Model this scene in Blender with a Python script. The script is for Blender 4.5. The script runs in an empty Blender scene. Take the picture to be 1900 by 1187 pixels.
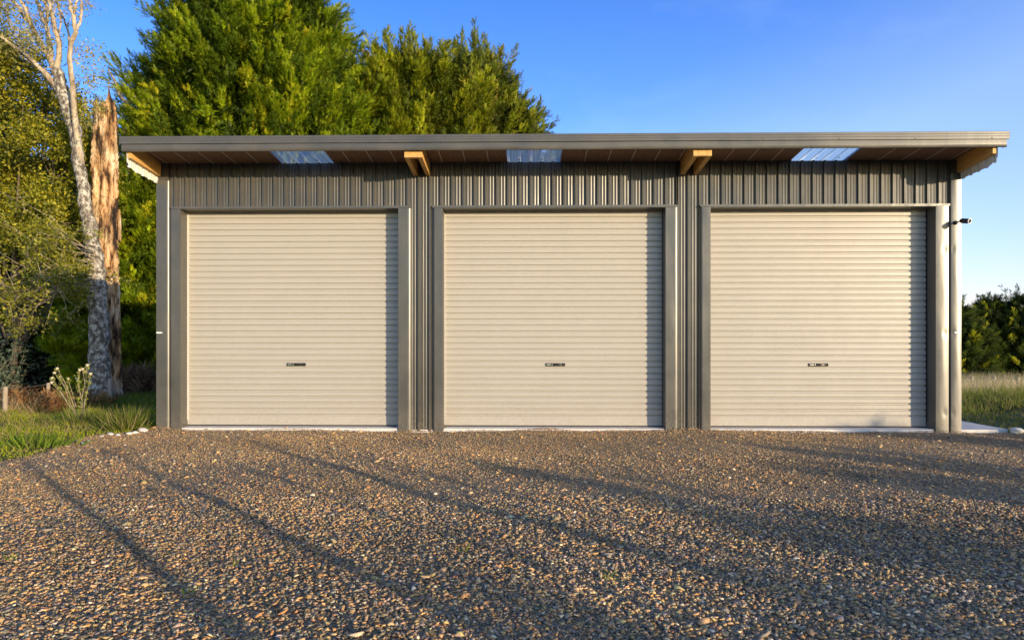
import bpy, math, random
import numpy as np
random.seed(7); rng = np.random.default_rng(11)
sc = bpy.context.scene
PI = math.pi
# ------------------------------------------------------------------ camera numbers (metres; facade on y = 0, x right, z up)
F, D, EH, TH = 1267.0, 9.32, 1.22, math.radians(1.125)
ct, st = math.cos(TH), math.sin(TH)
def at(px, py, Y):
    u = (px-950)/F; v = (634-py)/F
    dx = -st+ct*u; dy = ct+st*u; t = (Y+D)/dy
    return (t*dx, Y, EH+t*v)
SUN_EL, SUN_AZ = math.radians(7.4), math.radians(44)      # azimuth measured from the facade normal to the right
SUN = np.array([math.sin(SUN_AZ)*math.cos(SUN_EL), -math.cos(SUN_AZ)*math.cos(SUN_EL), math.sin(SUN_EL)])

# ------------------------------------------------------------------ tagging and linking
def link(o): sc.collection.objects.link(o); return o
def tag(o, label=None, cat=None, group=None, kind=None):
    if label: o['label'] = label
    if cat: o['category'] = cat
    if group: o['group'] = group
    if kind: o['kind'] = kind
    return o
def empty(name, loc=(0, 0, 0), rz=0):
    o = bpy.data.objects.new(name, None); o.location = loc; o.rotation_euler = (0, 0, rz); o.empty_display_size = .1
    return link(o)
def put(name, me, mats, parent=None, loc=None):
    o = bpy.data.objects.new(name, me); link(o)
    for m in (mats if isinstance(mats, (list, tuple)) else [mats]): me.materials.append(m)
    if parent: o.parent = parent
    if loc is not None: o.location = loc
    return o

class MB:
    def __init__(s): s.v = []; s.f = []; s.m = []; s.sm = []
    def add(s, vs, fs, mi=0, smooth=False):
        b = len(s.v); s.v += [tuple(map(float, p)) for p in vs]
        for f in fs: s.f.append(tuple(i+b for i in f)); s.m.append(mi); s.sm.append(smooth)
        return s
    def box(s, x0, x1, y0, y1, z0, z1, mi=0):
        v = [(x0,y0,z0),(x1,y0,z0),(x1,y1,z0),(x0,y1,z0),(x0,y0,z1),(x1,y0,z1),(x1,y1,z1),(x0,y1,z1)]
        return s.add(v, [(0,3,2,1),(4,5,6,7),(0,1,5,4),(1,2,6,5),(2,3,7,6),(3,0,4,7)], mi)
    def hexa(s, v, mi=0):
        return s.add(v, [(0,3,2,1),(4,5,6,7),(0,1,5,4),(1,2,6,5),(2,3,7,6),(3,0,4,7)], mi)
    def ext(s, pts, a, b, axis, mi=0, smooth=False, closed=False):
        """extrude a 2-D polyline along an axis ('x': pts are (y,z); 'z': pts are (x,y); 'y': pts are (x,z)); a,b may be callables"""
        n = len(pts); vs = []
        for e in (a, b):
            for p in pts:
                c = e(*p) if callable(e) else e
                vs.append((c, p[0], p[1]) if axis == 'x' else (p[0], p[1], c) if axis == 'z' else (p[0], c, p[1]))
        fs = [(i, (i+1) % n, n+(i+1) % n, n+i) for i in range(n if closed else n-1)]
        s.add(vs, fs, mi, smooth)
        if closed: s.add(vs, [tuple(range(n)), tuple(range(2*n-1, n-1, -1))], mi)
        return s
    def tube(s, P, R, n=8, mi=0, rough=0, cap=True, seed=0):
        P = np.array(P, float); m = len(P); R = np.array(R, float); r = np.random.default_rng(seed)
        T = np.gradient(P, axis=0); T /= np.linalg.norm(T, axis=1)[:, None]+1e-9
        up = np.array([.3, .9, .1]) if abs(T[0][2]) > .5 else np.array([0, 0, 1.])
        vs = []
        for i in range(m):
            a = np.cross(T[i], up); a /= np.linalg.norm(a)+1e-9; b = np.cross(T[i], a); up = b if i else b
            up = np.cross(a, T[i])
            for k in range(n):
                q = 2*PI*k/n; rr = R[i]*(1+rough*(r.random()-.5)*2)
                vs.append(P[i]+rr*(math.cos(q)*a+math.sin(q)*np.cross(T[i], a)))
        fs = [(i*n+k, i*n+(k+1) % n, (i+1)*n+(k+1) % n, (i+1)*n+k) for i in range(m-1) for k in range(n)]
        s.add(vs, fs, mi, True)
        if cap: s.add([vs[k] for k in range(n)], [tuple(range(n))[::-1]], mi); s.add([vs[(m-1)*n+k] for k in range(n)], [tuple(range(n))], mi)
        return s
    def lathe(s, prof, o, d, n=16, mi=0, smooth=True):
        """prof (r, t) revolved about the axis through o along d"""
        d = np.array(d, float); d /= np.linalg.norm(d); a = np.cross(d, [0, 0, 1.] if abs(d[2]) < .9 else [1., 0, 0]); a /= np.linalg.norm(a); b = np.cross(d, a)
        o = np.array(o, float); vs = [o+d*t+r*(math.cos(2*PI*k/n)*a+math.sin(2*PI*k/n)*b) for r, t in prof for k in range(n)]
        fs = [(i*n+k, i*n+(k+1) % n, (i+1)*n+(k+1) % n, (i+1)*n+k) for i in range(len(prof)-1) for k in range(n)]
        return s.add(vs, fs, mi, smooth)
    def build(s, name, mats, parent=None, loc=None):
        me = bpy.data.meshes.new(name); me.from_pydata(s.v, [], s.f); me.update()
        me.polygons.foreach_set('material_index', s.m); me.polygons.foreach_set('use_smooth', s.sm)
        return put(name, me, mats, parent, loc)

def np_mesh(name, V, Fa, col=None, smooth=False):
    me = bpy.data.meshes.new(name); n = len(V); k = Fa.shape[1]; f = len(Fa)
    me.vertices.add(n); me.vertices.foreach_set('co', np.ascontiguousarray(V, np.float32).ravel())
    me.loops.add(f*k); me.loops.foreach_set('vertex_index', np.ascontiguousarray(Fa, np.int32).ravel())
    me.polygons.add(f); me.polygons.foreach_set('loop_start', np.arange(0, f*k, k, dtype=np.int32))
    if smooth: me.polygons.foreach_set('use_smooth', np.ones(f, bool))
    if col is not None:
        at_ = me.attributes.new('tone', 'FLOAT_COLOR', 'POINT')
        c = np.ones((n, 4), np.float32); c[:, :3] = col; at_.data.foreach_set('color', c.ravel())
    me.update(calc_edges=True); return me
def norm(a): return a/(np.linalg.norm(a, axis=-1, keepdims=True)+1e-9)
def frames(d, roll=None):
    d = norm(np.asarray(d, float)); n = len(d)
    h = rng.normal(size=(n, 3)) if roll is None else roll
    x = norm(np.cross(h, d)); y = np.cross(d, x)
    return np.stack([x, y, d], axis=2)
def scat(tv, tf, P, R, S, col):
    """copies of a template (verts, faces) as arrays"""
    n, k = len(P), len(tv); S = np.asarray(S, float)
    if S.ndim == 1: S = S[:, None]
    V = np.einsum('nij,nkj->nki', R, tv[None]*S[:, None, :]*np.ones(3))+P[:, None, :]
    Fa = tf[None]+(np.arange(n)*k)[:, None, None]
    return V.reshape(-1, 3), Fa.reshape(-1, tf.shape[1]), np.repeat(col, k, axis=0)
def join(parts):
    V = []; Fs = []; C = []; b = 0
    for v, f, c in parts: V.append(v); Fs.append(f+b); C.append(c); b += len(v)
    return np.concatenate(V), np.concatenate(Fs), np.concatenate(C)

# ------------------------------------------------------------------ materials
def new_mat(name):
    m = bpy.data.materials.new(name); m.use_nodes = True; nt = m.node_tree
    return m, nt, nt.nodes['Principled BSDF'], nt.nodes.new, nt.links.new
def noise_node(nt, scale, detail=4, vec=None, rough=.5):
    n = nt.nodes.new('ShaderNodeTexNoise'); n.inputs['Scale'].default_value = scale; n.inputs['Detail'].default_value = detail; n.inputs['Roughness'].default_value = rough
    if vec is not None: nt.links.new(vec, n.inputs['Vector'])
    return n
def ramp(nt, fac, stops):
    r = nt.nodes.new('ShaderNodeValToRGB'); el = r.color_ramp.elements
    while len(el) < len(stops): el.new(.5)
    for e, (p, c) in zip(el, stops): e.position = p; e.color = (*c, 1)
    nt.links.new(fac, r.inputs[0]); return r
def mapping(nt, scale):
    t = nt.nodes.new('ShaderNodeTexCoord'); m = nt.nodes.new('ShaderNodeMapping'); m.inputs['Scale'].default_value = scale
    nt.links.new(t.outputs['Object'], m.inputs['Vector']); return m.outputs['Vector']
def bump(nt, b, h, strength, dist):
    n = nt.nodes.new('ShaderNodeBump'); n.inputs['Strength'].default_value = strength; n.inputs['Distance'].default_value = dist
    nt.links.new(h, n.inputs['Height']); nt.links.new(n.outputs[0], b.inputs['Normal']); return n
def painted(name, c, rough=.4, var=.06, wav=.0, spec=.5, dust=(.30, .25, .18), coat=0):
    """factory-painted steel: faint dust mottling, faint waviness"""
    m, nt, b, N, L = new_mat(name); v = mapping(nt, (1, 1, 1))
    a = noise_node(nt, 2.3, 6, v, .65)
    r = ramp(nt, a.outputs['Fac'], [(.3, tuple(x*(1-var) for x in c)), (.72, tuple(x*(1-var*1.2)+y*var*1.4 for x, y in zip(c, dust)))])
    L(r.outputs[0], b.inputs['Base Color']); b.inputs['Specular IOR Level'].default_value = spec
    rr = ramp(nt, a.outputs['Fac'], [(.3, (rough*.88,)*3), (.7, (rough*1.15,)*3)]); L(rr.outputs[0], b.inputs['Roughness'])
    if coat: b.inputs['Coat Weight'].default_value = coat; b.inputs['Coat Roughness'].default_value = .12
    if wav:
        w = noise_node(nt, 3.0, 2, mapping(nt, (2.2, 2.2, .45))); bump(nt, b, w.outputs['Fac'], .6, wav)
    return m
def plain(name, c, rough=.6, metal=0, spec=.5):
    m, nt, b, N, L = new_mat(name); n = noise_node(nt, 30, 4, mapping(nt, (1, 1, 1)))
    r = ramp(nt, n.outputs['Fac'], [(.3, tuple(x*.85 for x in c)), (.7, tuple(min(1, x*1.1) for x in c))]); L(r.outputs[0], b.inputs['Base Color'])
    b.inputs['Roughness'].default_value = rough; b.inputs['Metallic'].default_value = metal; b.inputs['Specular IOR Level'].default_value = spec
    return m
M = {}
M['clad'] = painted('taupe_cladding_steel', (.054, .052, .047), .33, .08, .004, .5)
M['flash'] = painted('taupe_flashing_steel', (.062, .060, .054), .33, .10, .006, .8)
M['fascia'] = painted('taupe_fascia_steel', (.068, .067, .062), .36, .10, .003, .6)
M['door'] = painted('sandstone_door_steel', (.415, .384, .335), .34, .05, .0015, .5, (.38, .34, .27))
def splash(m, h, c, amt):
    nt = m.node_tree; b = nt.nodes['Principled BSDF']; src = b.inputs['Base Color'].links[0].from_socket
    t = nt.nodes.new('ShaderNodeNewGeometry'); sp = nt.nodes.new('ShaderNodeSeparateXYZ'); nt.links.new(t.outputs['Position'], sp.inputs[0])
    mr = nt.nodes.new('ShaderNodeMapRange'); mr.inputs['From Min'].default_value = 0; mr.inputs['From Max'].default_value = h; mr.inputs['To Min'].default_value = 1; mr.inputs['To Max'].default_value = 0; nt.links.new(sp.outputs[2], mr.inputs[0])
    n = noise_node(nt, 26, 6, t.outputs['Position'], .75); r = ramp(nt, n.outputs['Fac'], [(.42, (0, 0, 0)), (.70, (1, 1, 1))])
    mu = nt.nodes.new('ShaderNodeMath'); mu.operation = 'MULTIPLY'; nt.links.new(mr.outputs[0], mu.inputs[0]); nt.links.new(r.outputs[0], mu.inputs[1])
    m2 = nt.nodes.new('ShaderNodeMath'); m2.operation = 'MULTIPLY'; m2.inputs[1].default_value = amt; nt.links.new(mu.outputs[0], m2.inputs[0])
    mx = nt.nodes.new('ShaderNodeMix'); mx.data_type = 'RGBA'; nt.links.new(m2.outputs[0], mx.inputs[0]); nt.links.new(src, mx.inputs[6]); mx.inputs[7].default_value = (*c, 1); nt.links.new(mx.outputs[2], b.inputs['Base Color'])
splash(M['door'], .55, (.30, .24, .16), .5); splash(M['flash'], .4, (.26, .21, .15), .5); splash(M['clad'], .4, (.26, .21, .15), .5)
M['zinc'] = painted('offwhite_sheet_underside', (.72, .70, .66), .42, .08, .0, .5, (.6, .58, .5))
M['lit_guide'] = painted('sunlit_door_guide', (.62, .60, .56), .4, .08)  # galvanised guide, whitened: the sun on its face is in the colour
M['screw'] = plain('grey_screw_head', (.16, .15, .14), .35, .6)
M['rub_shade_black'] = plain('rubber_and_guide_shade_black', (.012, .012, .012), .7)  # real rubber on the bottom seal; painted-in shade on the right guides
M['blackpl'] = plain('black_plastic', (.02, .018, .018), .3)
M['chrome'] = plain('brushed_lock_metal', (.7, .68, .64), .25, 1)
M['whitepl'] = plain('white_plastic', (.82, .82, .80), .4)
M['glass'] = plain('dark_lens', (.01, .01, .012), .08)
def wood(name, c1, c2, sc_=(2, 2, 2), rough=.65, bs=.003):
    m, nt, b, N, L = new_mat(name); v = mapping(nt, sc_)
    n = noise_node(nt, 6, 8, v, .6); r = ramp(nt, n.outputs['Fac'], [(.32, c1), (.68, c2)]); L(r.outputs[0], b.inputs['Base Color'])
    b.inputs['Roughness'].default_value = rough; bump(nt, b, n.outputs['Fac'], .5, bs); return m
M['timber'] = wood('treated_pine', (.46, .24, .06), (.74, .44, .14), (14, 1.2, 14))
M['soffit'] = wood('brown_roof_underlay', (.18, .10, .06), (.26, .15, .09), (5, 1, 5), .8)
M['seam'] = plain('pale_seam', (.75, .66, .54), .6)
M['post'] = wood('weathered_post', (.20, .16, .11), (.42, .34, .24), (10, 10, 1.5), .85)
M['wire'] = plain('fence_wire', (.45, .44, .42), .45, .7)
def concrete():
    m, nt, b, N, L = new_mat('pale_concrete'); v = mapping(nt, (1, 1, 1)); n = noise_node(nt, 7, 9, v, .65)
    r = ramp(nt, n.outputs['Fac'], [(.3, (.50, .47, .43)), (.7, (.68, .65, .60))]); L(r.outputs[0], b.inputs['Base Color'])
    b.inputs['Roughness'].default_value = .85; bump(nt, b, n.outputs['Fac'], .4, .003); return m
M['conc'] = concrete()
def skylight():
    m, nt, b, N, L = new_mat('translucent_roof_sheet')
    b.inputs['Base Color'].default_value = (.75, .80, .80, 1); b.inputs['Roughness'].default_value = .32
    b.inputs['Transmission Weight'].default_value = .0
    t = N('ShaderNodeBsdfTranslucent'); t.inputs['Color'].default_value = (.97, .98, .95, 1)
    tr = N('ShaderNodeBsdfTransparent'); tr.inputs['Color'].default_value = (1.0, .97, .86, 1)
    mx = N('ShaderNodeMixShader'); mx.inputs[0].default_value = .8; L(b.outputs[0], mx.inputs[1]); L(t.outputs[0], mx.inputs[2])
    m2 = N('ShaderNodeMixShader'); m2.inputs[0].default_value = .5; L(mx.outputs[0], m2.inputs[1]); L(tr.outputs[0], m2.inputs[2])
    L(m2.outputs[0], nt.nodes['Material Output'].inputs[0]); return m
M['skyl'] = skylight()
def leafmat(name, trans=.3, rough=.55, tc=(1.0, 1.15, .5)):
    """leaf colour from the per-leaf attribute; thin leaves let some light through"""
    m, nt, b, N, L = new_mat(name); a = N('ShaderNodeAttribute'); a.attribute_name = 'tone'
    L(a.outputs['Color'], b.inputs['Base Color']); b.inputs['Roughness'].default_value = rough; b.inputs['Specular IOR Level'].default_value = .35
    t = N('ShaderNodeBsdfTranslucent'); mu = N('ShaderNodeMix'); mu.data_type = 'RGBA'; mu.blend_type = 'MULTIPLY'; mu.inputs[0].default_value = 1
    L(a.outputs['Color'], mu.inputs[6]); mu.inputs[7].default_value = (*tc, 1); L(mu.outputs[2], t.inputs['Color'])
    mx = N('ShaderNodeMixShader'); mx.inputs[0].default_value = trans; L(b.outputs[0], mx.inputs[1]); L(t.outputs[0], mx.inputs[2])
    L(mx.outputs[0], nt.nodes['Material Output'].inputs[0]); return m
M['leaf'] = leafmat('foliage'); M['grass'] = leafmat('grass_blades', .45, .85)
M['grass'].node_tree.nodes['Principled BSDF'].inputs['Specular IOR Level'].default_value = .12
def stonemat():
    m, nt, b, N, L = new_mat('gravel_stone'); a = N('ShaderNodeAttribute'); a.attribute_name = 'tone'
    n = noise_node(nt, 90, 3, mapping(nt, (1, 1, 1))); r = ramp(nt, n.outputs['Fac'], [(.3, (.72,)*3), (.7, (1.2,)*3)])
    mu = N('ShaderNodeMix'); mu.data_type = 'RGBA'; mu.blend_type = 'MULTIPLY'; mu.inputs[0].default_value = 1
    L(a.outputs['Color'], mu.inputs[6]); L(r.outputs[0], mu.inputs[7]); L(mu.outputs[2], b.inputs['Base Color'])
    b.inputs['Roughness'].default_value = .8; b.inputs['Specular IOR Level'].default_value = .35; return m
M['stone'] = stonemat()
def gravelbase():
    m, nt, b, N, L = new_mat('gravel_bed'); v = mapping(nt, (1, 1, 1))
    vo = N('ShaderNodeTexVoronoi'); vo.inputs['Scale'].default_value = 75; L(v, vo.inputs['Vector'])
    sep = N('ShaderNodeSeparateColor'); L(vo.outputs['Color'], sep.inputs[0])
    r = ramp(nt, sep.outputs[0], [(0, (.13, .095, .06)), (.35, (.23, .16, .085)), (.7, (.33, .235, .12)), (1, (.44, .33, .18))]); L(r.outputs[0], b.inputs['Base Color'])
    n = noise_node(nt, 60, 5, v, .7); ad = N('ShaderNodeMath'); ad.operation = 'SUBTRACT'; L(n.outputs['Fac'], ad.inputs[0]); L(vo.outputs['Distance'], ad.inputs[1])
    bump(nt, b, ad.outputs[0], .8, .006); b.inputs['Roughness'].default_value = .9; return m
M['gbed'] = gravelbase()
def turf():
    m, nt, b, N, L = new_mat('turf_soil'); v = mapping(nt, (1, 1, 1)); n = noise_node(nt, 1.6, 8, v, .7)
    r = ramp(nt, n.outputs['Fac'], [(.3, (.022, .034, .010)), (.5, (.045, .062, .016)), (.72, (.10, .085, .04))]); L(r.outputs[0], b.inputs['Base Color'])
    n2 = noise_node(nt, 40, 4, v, .7); bump(nt, b, n2.outputs['Fac'], .8, .03); b.inputs['Roughness'].default_value = .95; return m
M['turf'] = turf()
def bark(name, c1, c2, c3, sc_=(1, 1, .35), s=9, bs=.02, edge=(.38, .5, .62)):
    m, nt, b, N, L = new_mat(name); v = mapping(nt, sc_); n = noise_node(nt, s, 8, v, .68)
    r = ramp(nt, n.outputs['Fac'], [(edge[0], c1), (edge[1], c2), (edge[2], c3)]); L(r.outputs[0], b.inputs['Base Color'])
    b.inputs['Roughness'].default_value = .9; bump(nt, b, n.outputs['Fac'], .7, bs); return m
M['lichen'] = bark('lichened_bark', (.075, .062, .048), (.21, .18, .14), (.50, .47, .39), (1, 1, .75), 11, .03, (.42, .50, .60))
M['palebark'] = bark('pale_branch_bark', (.20, .15, .10), (.40, .32, .22), (.55, .46, .34), (1, 1, .4), 6, .01)
M['snag'] = bark('rotten_trunk_wood', (.05, .028, .013), (.46, .33, .18), (.76, .64, .46), (1.3, 1.3, .32), 3.0, .07, (.40, .50, .62))
def rot():
    m = M['snag']; nt = m.node_tree; b = nt.nodes['Principled BSDF']; lk = b.inputs['Base Color'].links[0]; src = lk.from_socket
    n = noise_node(nt, 4.2, 5, mapping(nt, (1.6, 1.6, .45)), .6); r = ramp(nt, n.outputs['Fac'], [(.40, (.10, .07, .05)), (.47, (.75, .62, .5)), (.60, (1, 1, 1))])
    n2 = noise_node(nt, 1.1, 3, mapping(nt, (1, 1, .6))); r2 = ramp(nt, n2.outputs['Fac'], [(.44, (.92, .96, 1.02)), (.60, (1.0, .76, .52))])
    a = nt.nodes.new('ShaderNodeMix'); a.data_type = 'RGBA'; a.blend_type = 'MULTIPLY'; a.inputs[0].default_value = 1; nt.links.new(src, a.inputs[6]); nt.links.new(r.outputs[0], a.inputs[7])
    c = nt.nodes.new('ShaderNodeMix'); c.data_type = 'RGBA'; c.blend_type = 'MULTIPLY'; c.inputs[0].default_value = .8; nt.links.new(a.outputs[2], c.inputs[6]); nt.links.new(r2.outputs[0], c.inputs[7])
    nt.links.new(c.outputs[2], b.inputs['Base Color'])
rot()
M['bark'] = bark('brown_bark', (.04, .03, .02), (.10, .075, .05), (.16, .12, .085))
M['twig'] = bark('grey_twig', (.10, .08, .06), (.24, .19, .14), (.36, .30, .23), (1, 1, .5), 8, .005)

# ------------------------------------------------------------------ terrain
def ss(a, b, x):
    t = np.clip((np.asarray(x, float)-a)/(b-a), 0, 1); return t*t*(3-2*t)
def terrain(x, y):
    x = np.asarray(x, float); y = np.asarray(y, float)
    h = -.10*ss(0, 8, y)*ss(-5.3, -7, x)-.55*ss(-9, -13, x)*ss(1, 8, y)-.5*ss(6.5, 9, x)*ss(3, 14, y)-.5*ss(12, 30, y)
    h = h+(.035*np.sin(1.9*x+.6*y)+.03*np.sin(1.1*y-2.3*x+1)+.02*np.sin(5.1*x+3.7*y))*ss(.2, 2, np.maximum(np.maximum(y-.0, -5.6-x), x-9))
    return h+.03*ss(-5.45, -6.2, x)*ss(3, 0, y)
def grid(name, xs, ys, hf, mat, kind='structure'):
    X, Y = np.meshgrid(xs, ys); Z = hf(X, Y); V = np.stack([X, Y, Z], -1).reshape(-1, 3); nx, ny = len(xs), len(ys)
    i = np.arange(nx*ny).reshape(ny, nx); Fq = np.stack([i[:-1, :-1], i[:-1, 1:], i[1:, 1:], i[1:, :-1]], -1).reshape(-1, 4)
    return tag(put(name, np_mesh(name, V, Fq, smooth=True), mat), kind=kind)
xs = np.concatenate([-np.geomspace(600, 18, 24), np.linspace(-17, 17, 120), np.geomspace(18, 600, 24)])
ys = np.concatenate([-np.geomspace(600, 24, 20), np.linspace(-23, 22, 130), np.geomspace(23, 600, 26)])
grid('ground', xs, ys, lambda x, y: terrain(x, y)-.03*ss(-5.5, -5.2, x)*ss(9.5, 8.5, x)*ss(.3, 0, y), M['turf'])
def xleft(y):
    return np.interp(y, [-30, -6, -4, -3, -2.4, -2.03, -1.6, -1.12, -.54, -.3, -.1], [-6.2, -5.9, -5.6, -5.48, -5.43, -5.36, -5.5, -5.54, -5.5, -5.25, -5.11])
def yard(x, y): return .012*np.sin(.9*x+1.3*y)+.010*np.sin(2.3*x-1.1*y+2)+.004*np.sin(6*x+4*y)+.004
nys = 120; ysg = np.linspace(-26, .03, nys); tg = np.linspace(0, 1, 130)
XL = xleft(ysg)[:, None]+.03*np.sin(9*ysg)[:, None]; X = XL+(13+.0*XL-XL)*tg[None]; Y = np.repeat(ysg[:, None], 130, 1)
V = np.stack([X, Y, yard(X, Y)], -1).reshape(-1, 3); ii = np.arange(nys*130).reshape(nys, 130)
tag(put('gravel_yard', np_mesh('gravel_yard', V, np.stack([ii[:-1, :-1], ii[:-1, 1:], ii[1:, 1:], ii[1:, :-1]], -1).reshape(-1, 4), smooth=True), M['gbed']), kind='structure')

# gravel stones
def ico():
    t = (1+5**.5)/2; v = np.array([(-1,t,0),(1,t,0),(-1,-t,0),(1,-t,0),(0,-1,t),(0,1,t),(0,-1,-t),(0,1,-t),(t,0,-1),(t,0,1),(-t,0,-1),(-t,0,1)], float); v = norm(v)
    f = np.array([(0,11,5),(0,5,1),(0,1,7),(0,7,10),(0,10,11),(1,5,9),(5,11,4),(11,10,2),(10,7,6),(7,1,8),(3,9,4),(3,4,2),(3,2,6),(3,6,8),(3,8,9),(4,9,5),(2,4,11),(6,2,10),(8,6,7),(9,8,1)])
    return v, f
IV, IF = ico()
CV = np.array([(-1,-1,-1),(1,-1,-1),(1,1,-1),(-1,1,-1),(-1,-1,1),(1,-1,1),(1,1,1),(-1,1,1)], float)*.66
CF = np.array([(0,2,1),(0,3,2),(4,5,6),(4,6,7),(0,1,5),(0,5,4),(1,2,6),(1,6,5),(2,3,7),(2,7,6),(3,0,4),(3,4,7)])
OV = np.array([(1,0,0),(-1,0,0),(0,1,0),(0,-1,0),(0,0,1),(0,0,-1)], float)
OF = np.array([(0,2,4),(2,1,4),(1,3,4),(3,0,4),(2,0,5),(1,2,5),(3,1,5),(0,3,5)])
def stones(n, xr, yr, smin, smax, sel=None, kinds=8, lift=.25, pw=2.0, base=None):
    BV_, BF_ = base or (CV, CF)
    parts = []
    P = np.stack([rng.uniform(*xr, n), rng.uniform(*yr, n)], 1)
    Zc = P[:, 1]+D; ok = (np.abs(P[:, 0]+.02*Zc) < Zc*.76+1.0) & (P[:, 0] > xleft(P[:, 1])-.03)
    if sel is not None: ok &= sel(P)
    P = P[ok]; n = len(P); s = (smin+(smax-smin)*rng.random(n)**pw)/2
    grey = ss(-2, 5, P[:, 0]-.6*(P[:, 1]+4))*.50+.14+.18*np.sin(1.7*P[:, 0]+2.1*P[:, 1])*np.sin(.9*P[:, 1]-1.2*P[:, 0])
    pal = np.array([(.46, .33, .185), (.33, .235, .135), (.44, .25, .115), (.27, .245, .215), (.16, .155, .15), (.085, .08, .075), (.62, .55, .44), (.24, .185, .125)])
    pw_ = np.array([.27, .20, .07, .12, .08, .09, .03, .14]); pg = np.array([.11, .10, .03, .27, .23, .14, .045, .075])
    u = rng.random(n); g = (rng.random(n) < grey)
    cw = np.cumsum(pw_/pw_.sum()); cg = np.cumsum(pg/pg.sum())
    idx = np.where(g, np.searchsorted(cg, u), np.searchsorted(cw, u)).clip(0, 7)
    col = pal[idx]*(1+.14*np.sin(.7*P[:, 0]-1.1*P[:, 1])*np.sin(1.9*P[:, 1]+.4*P[:, 0]))[:, None]*np.array([1.36, 1.19, .92])*(.75+.5*rng.random((n, 1)))*(1+.06*rng.normal(size=(n, 3)))
    kk = rng.integers(0, kinds, n)
    for k in range(kinds):
        q = np.where(kk == k)[0]
        nv = len(BV_); tv = BV_*(1+.38*(np.random.default_rng(k+50).random((nv, 1))-.5)*2); tv = tv+.17*np.random.default_rng(k+9).normal(size=(nv, 3))
        up = np.stack([.34*rng.normal(size=len(q)), .34*rng.normal(size=len(q)), np.ones(len(q))], 1)
        S = np.stack([s[q]*(1+.35*rng.random(len(q))), s[q]*(.65+.3*rng.random(len(q))), s[q]*(.28+.30*rng.random(len(q)))], 1)
        z = yard(P[q, 0], P[q, 1])+.028*ss(-.3, -.04, P[q, 1])*(.5+.5*np.sin(5.3*P[q, 0])*np.sin(1.7*P[q, 0]+1))*(P[q, 0] < 5.9)+s[q]*lift+rng.random(len(q))*s[q]*.5
        parts.append(scat(tv, BF_, np.stack([P[q, 0], P[q, 1], z], 1), frames(up), S, col[q]))
    return parts
patch = lambda P: rng.random(len(P)) < .40+.60*ss(-.5, .4, np.sin(1.3*P[:, 0]+.5*P[:, 1])*np.sin(.8*P[:, 0]-1.9*P[:, 1]+1))
gp = stones(240000, (-6.5, 6.5), (-7.4, -4.0), .008, .027, pw=2.0) + stones(330000, (-7.6, 8.4), (-4.2, .03), .007, .020, sel=patch, base=(OV, OF))
gp += stones(5500, (-6.5, 7.5), (-7.4, -2.0), .024, .040, lift=.12, base=(IV, IF)) + stones(1200, (-7, 9.5), (-7, .05), .035, .055, lift=.12, base=(IV, IF))
v, f, c = join(gp)
tag(put('gravel', np_mesh('gravel', v, f, c), M['stone']), kind='stuff', label='loose brown and grey crushed gravel spread over the yard', cat='gravel')

# ------------------------------------------------------------------ shed
XL0, XR0, DEPTH = -5.067, 5.849, 7.2
OPEN = [(-4.737, -1.733), (-1.127, 1.898), (2.502, 5.510)]
ZH, ZW = 3.042, 3.672                      # head of the openings, soffit height at the front wall
SL = math.tan(math.radians(5))
def zs(y): return ZW-SL*y                  # underside of the roof
PITCH, RH = .1528, .028
def ribs(x0, x1, sgn=-1, y0=0., phase=.07):
    """trapezoidal sheet profile between x0 and x1 (ribs stand towards sgn*y)"""
    pts = [(x0, y0)]; k0 = math.floor((x0-phase)/PITCH)-1; prof = []
    for k in range(k0, k0+int((x1-x0)/PITCH)+4):
        c = phase+k*PITCH
        prof += [(c-.0235, 0), (c-.0125, RH), (c+.0125, RH), (c+.0235, 0), (c+.043, 0), (c+.0535, .004), (c+.0575, .004), (c+.068, 0), (c+.084, 0), (c+.0945, .004), (c+.0985, .004), (c+.109, 0)]
    pts += [(x, y0+sgn*h) for x, h in prof if x0+.004 < x < x1-.004]; pts.append((x1, y0)); return pts
shed = tag(empty('farm_shed', (.39, 3.5, 0)), 'long taupe steel shed with three cream roller doors under a shallow sloping roof', 'shed')
shed_inv = (-.39, -3.5, 0)
def part(mb, name, mats, parent=None, **k):
    o = mb.build(name, mats, parent or shed)
    if parent is None: o.location = shed_inv
    return o
# front cladding: one sheet run over the openings and down the two piers
mb = MB()
def clad_front(a, b, z0):
    p = ribs(a, b); mb.ext(p, z0, lambda x, y: ZW-.004-SL*y, 'z')
clad_front(-4.90, -1.560, ZH+.02); clad_front(-1.560, -1.255, 0.0); clad_front(-1.255, 2.062, ZH+.02); clad_front(2.062, 2.372, 0.0); clad_front(2.372, 5.725, ZH+.02)
def screw(mb, x, y, z, r=.0065, mi=1): mb.lathe([(0, .006), (r*.6, .0055), (r, .002), (r, 0)], (x, y, z), (0, -1, 0), 8, mi)
for k in range(-34, 39):
    x = .07+k*PITCH
    if -4.86 < x < 5.69:
        if not (-1.54 < x < -1.27 or 2.08 < x < 2.36): screw(mb, x, -RH, 3.105)
        else:
            for z in (.17, .30, 2.5, 1.35): screw(mb, x, -RH, z)
mb.box(XL0+.02, -4.905, -.03, -.004, 3.432, ZW-.004); mb.box(5.722, XR0-.02, -.03, -.004, 3.477, ZW-.004)
part(mb, 'wall_cladding', [M['clad'], M['screw']])
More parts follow.
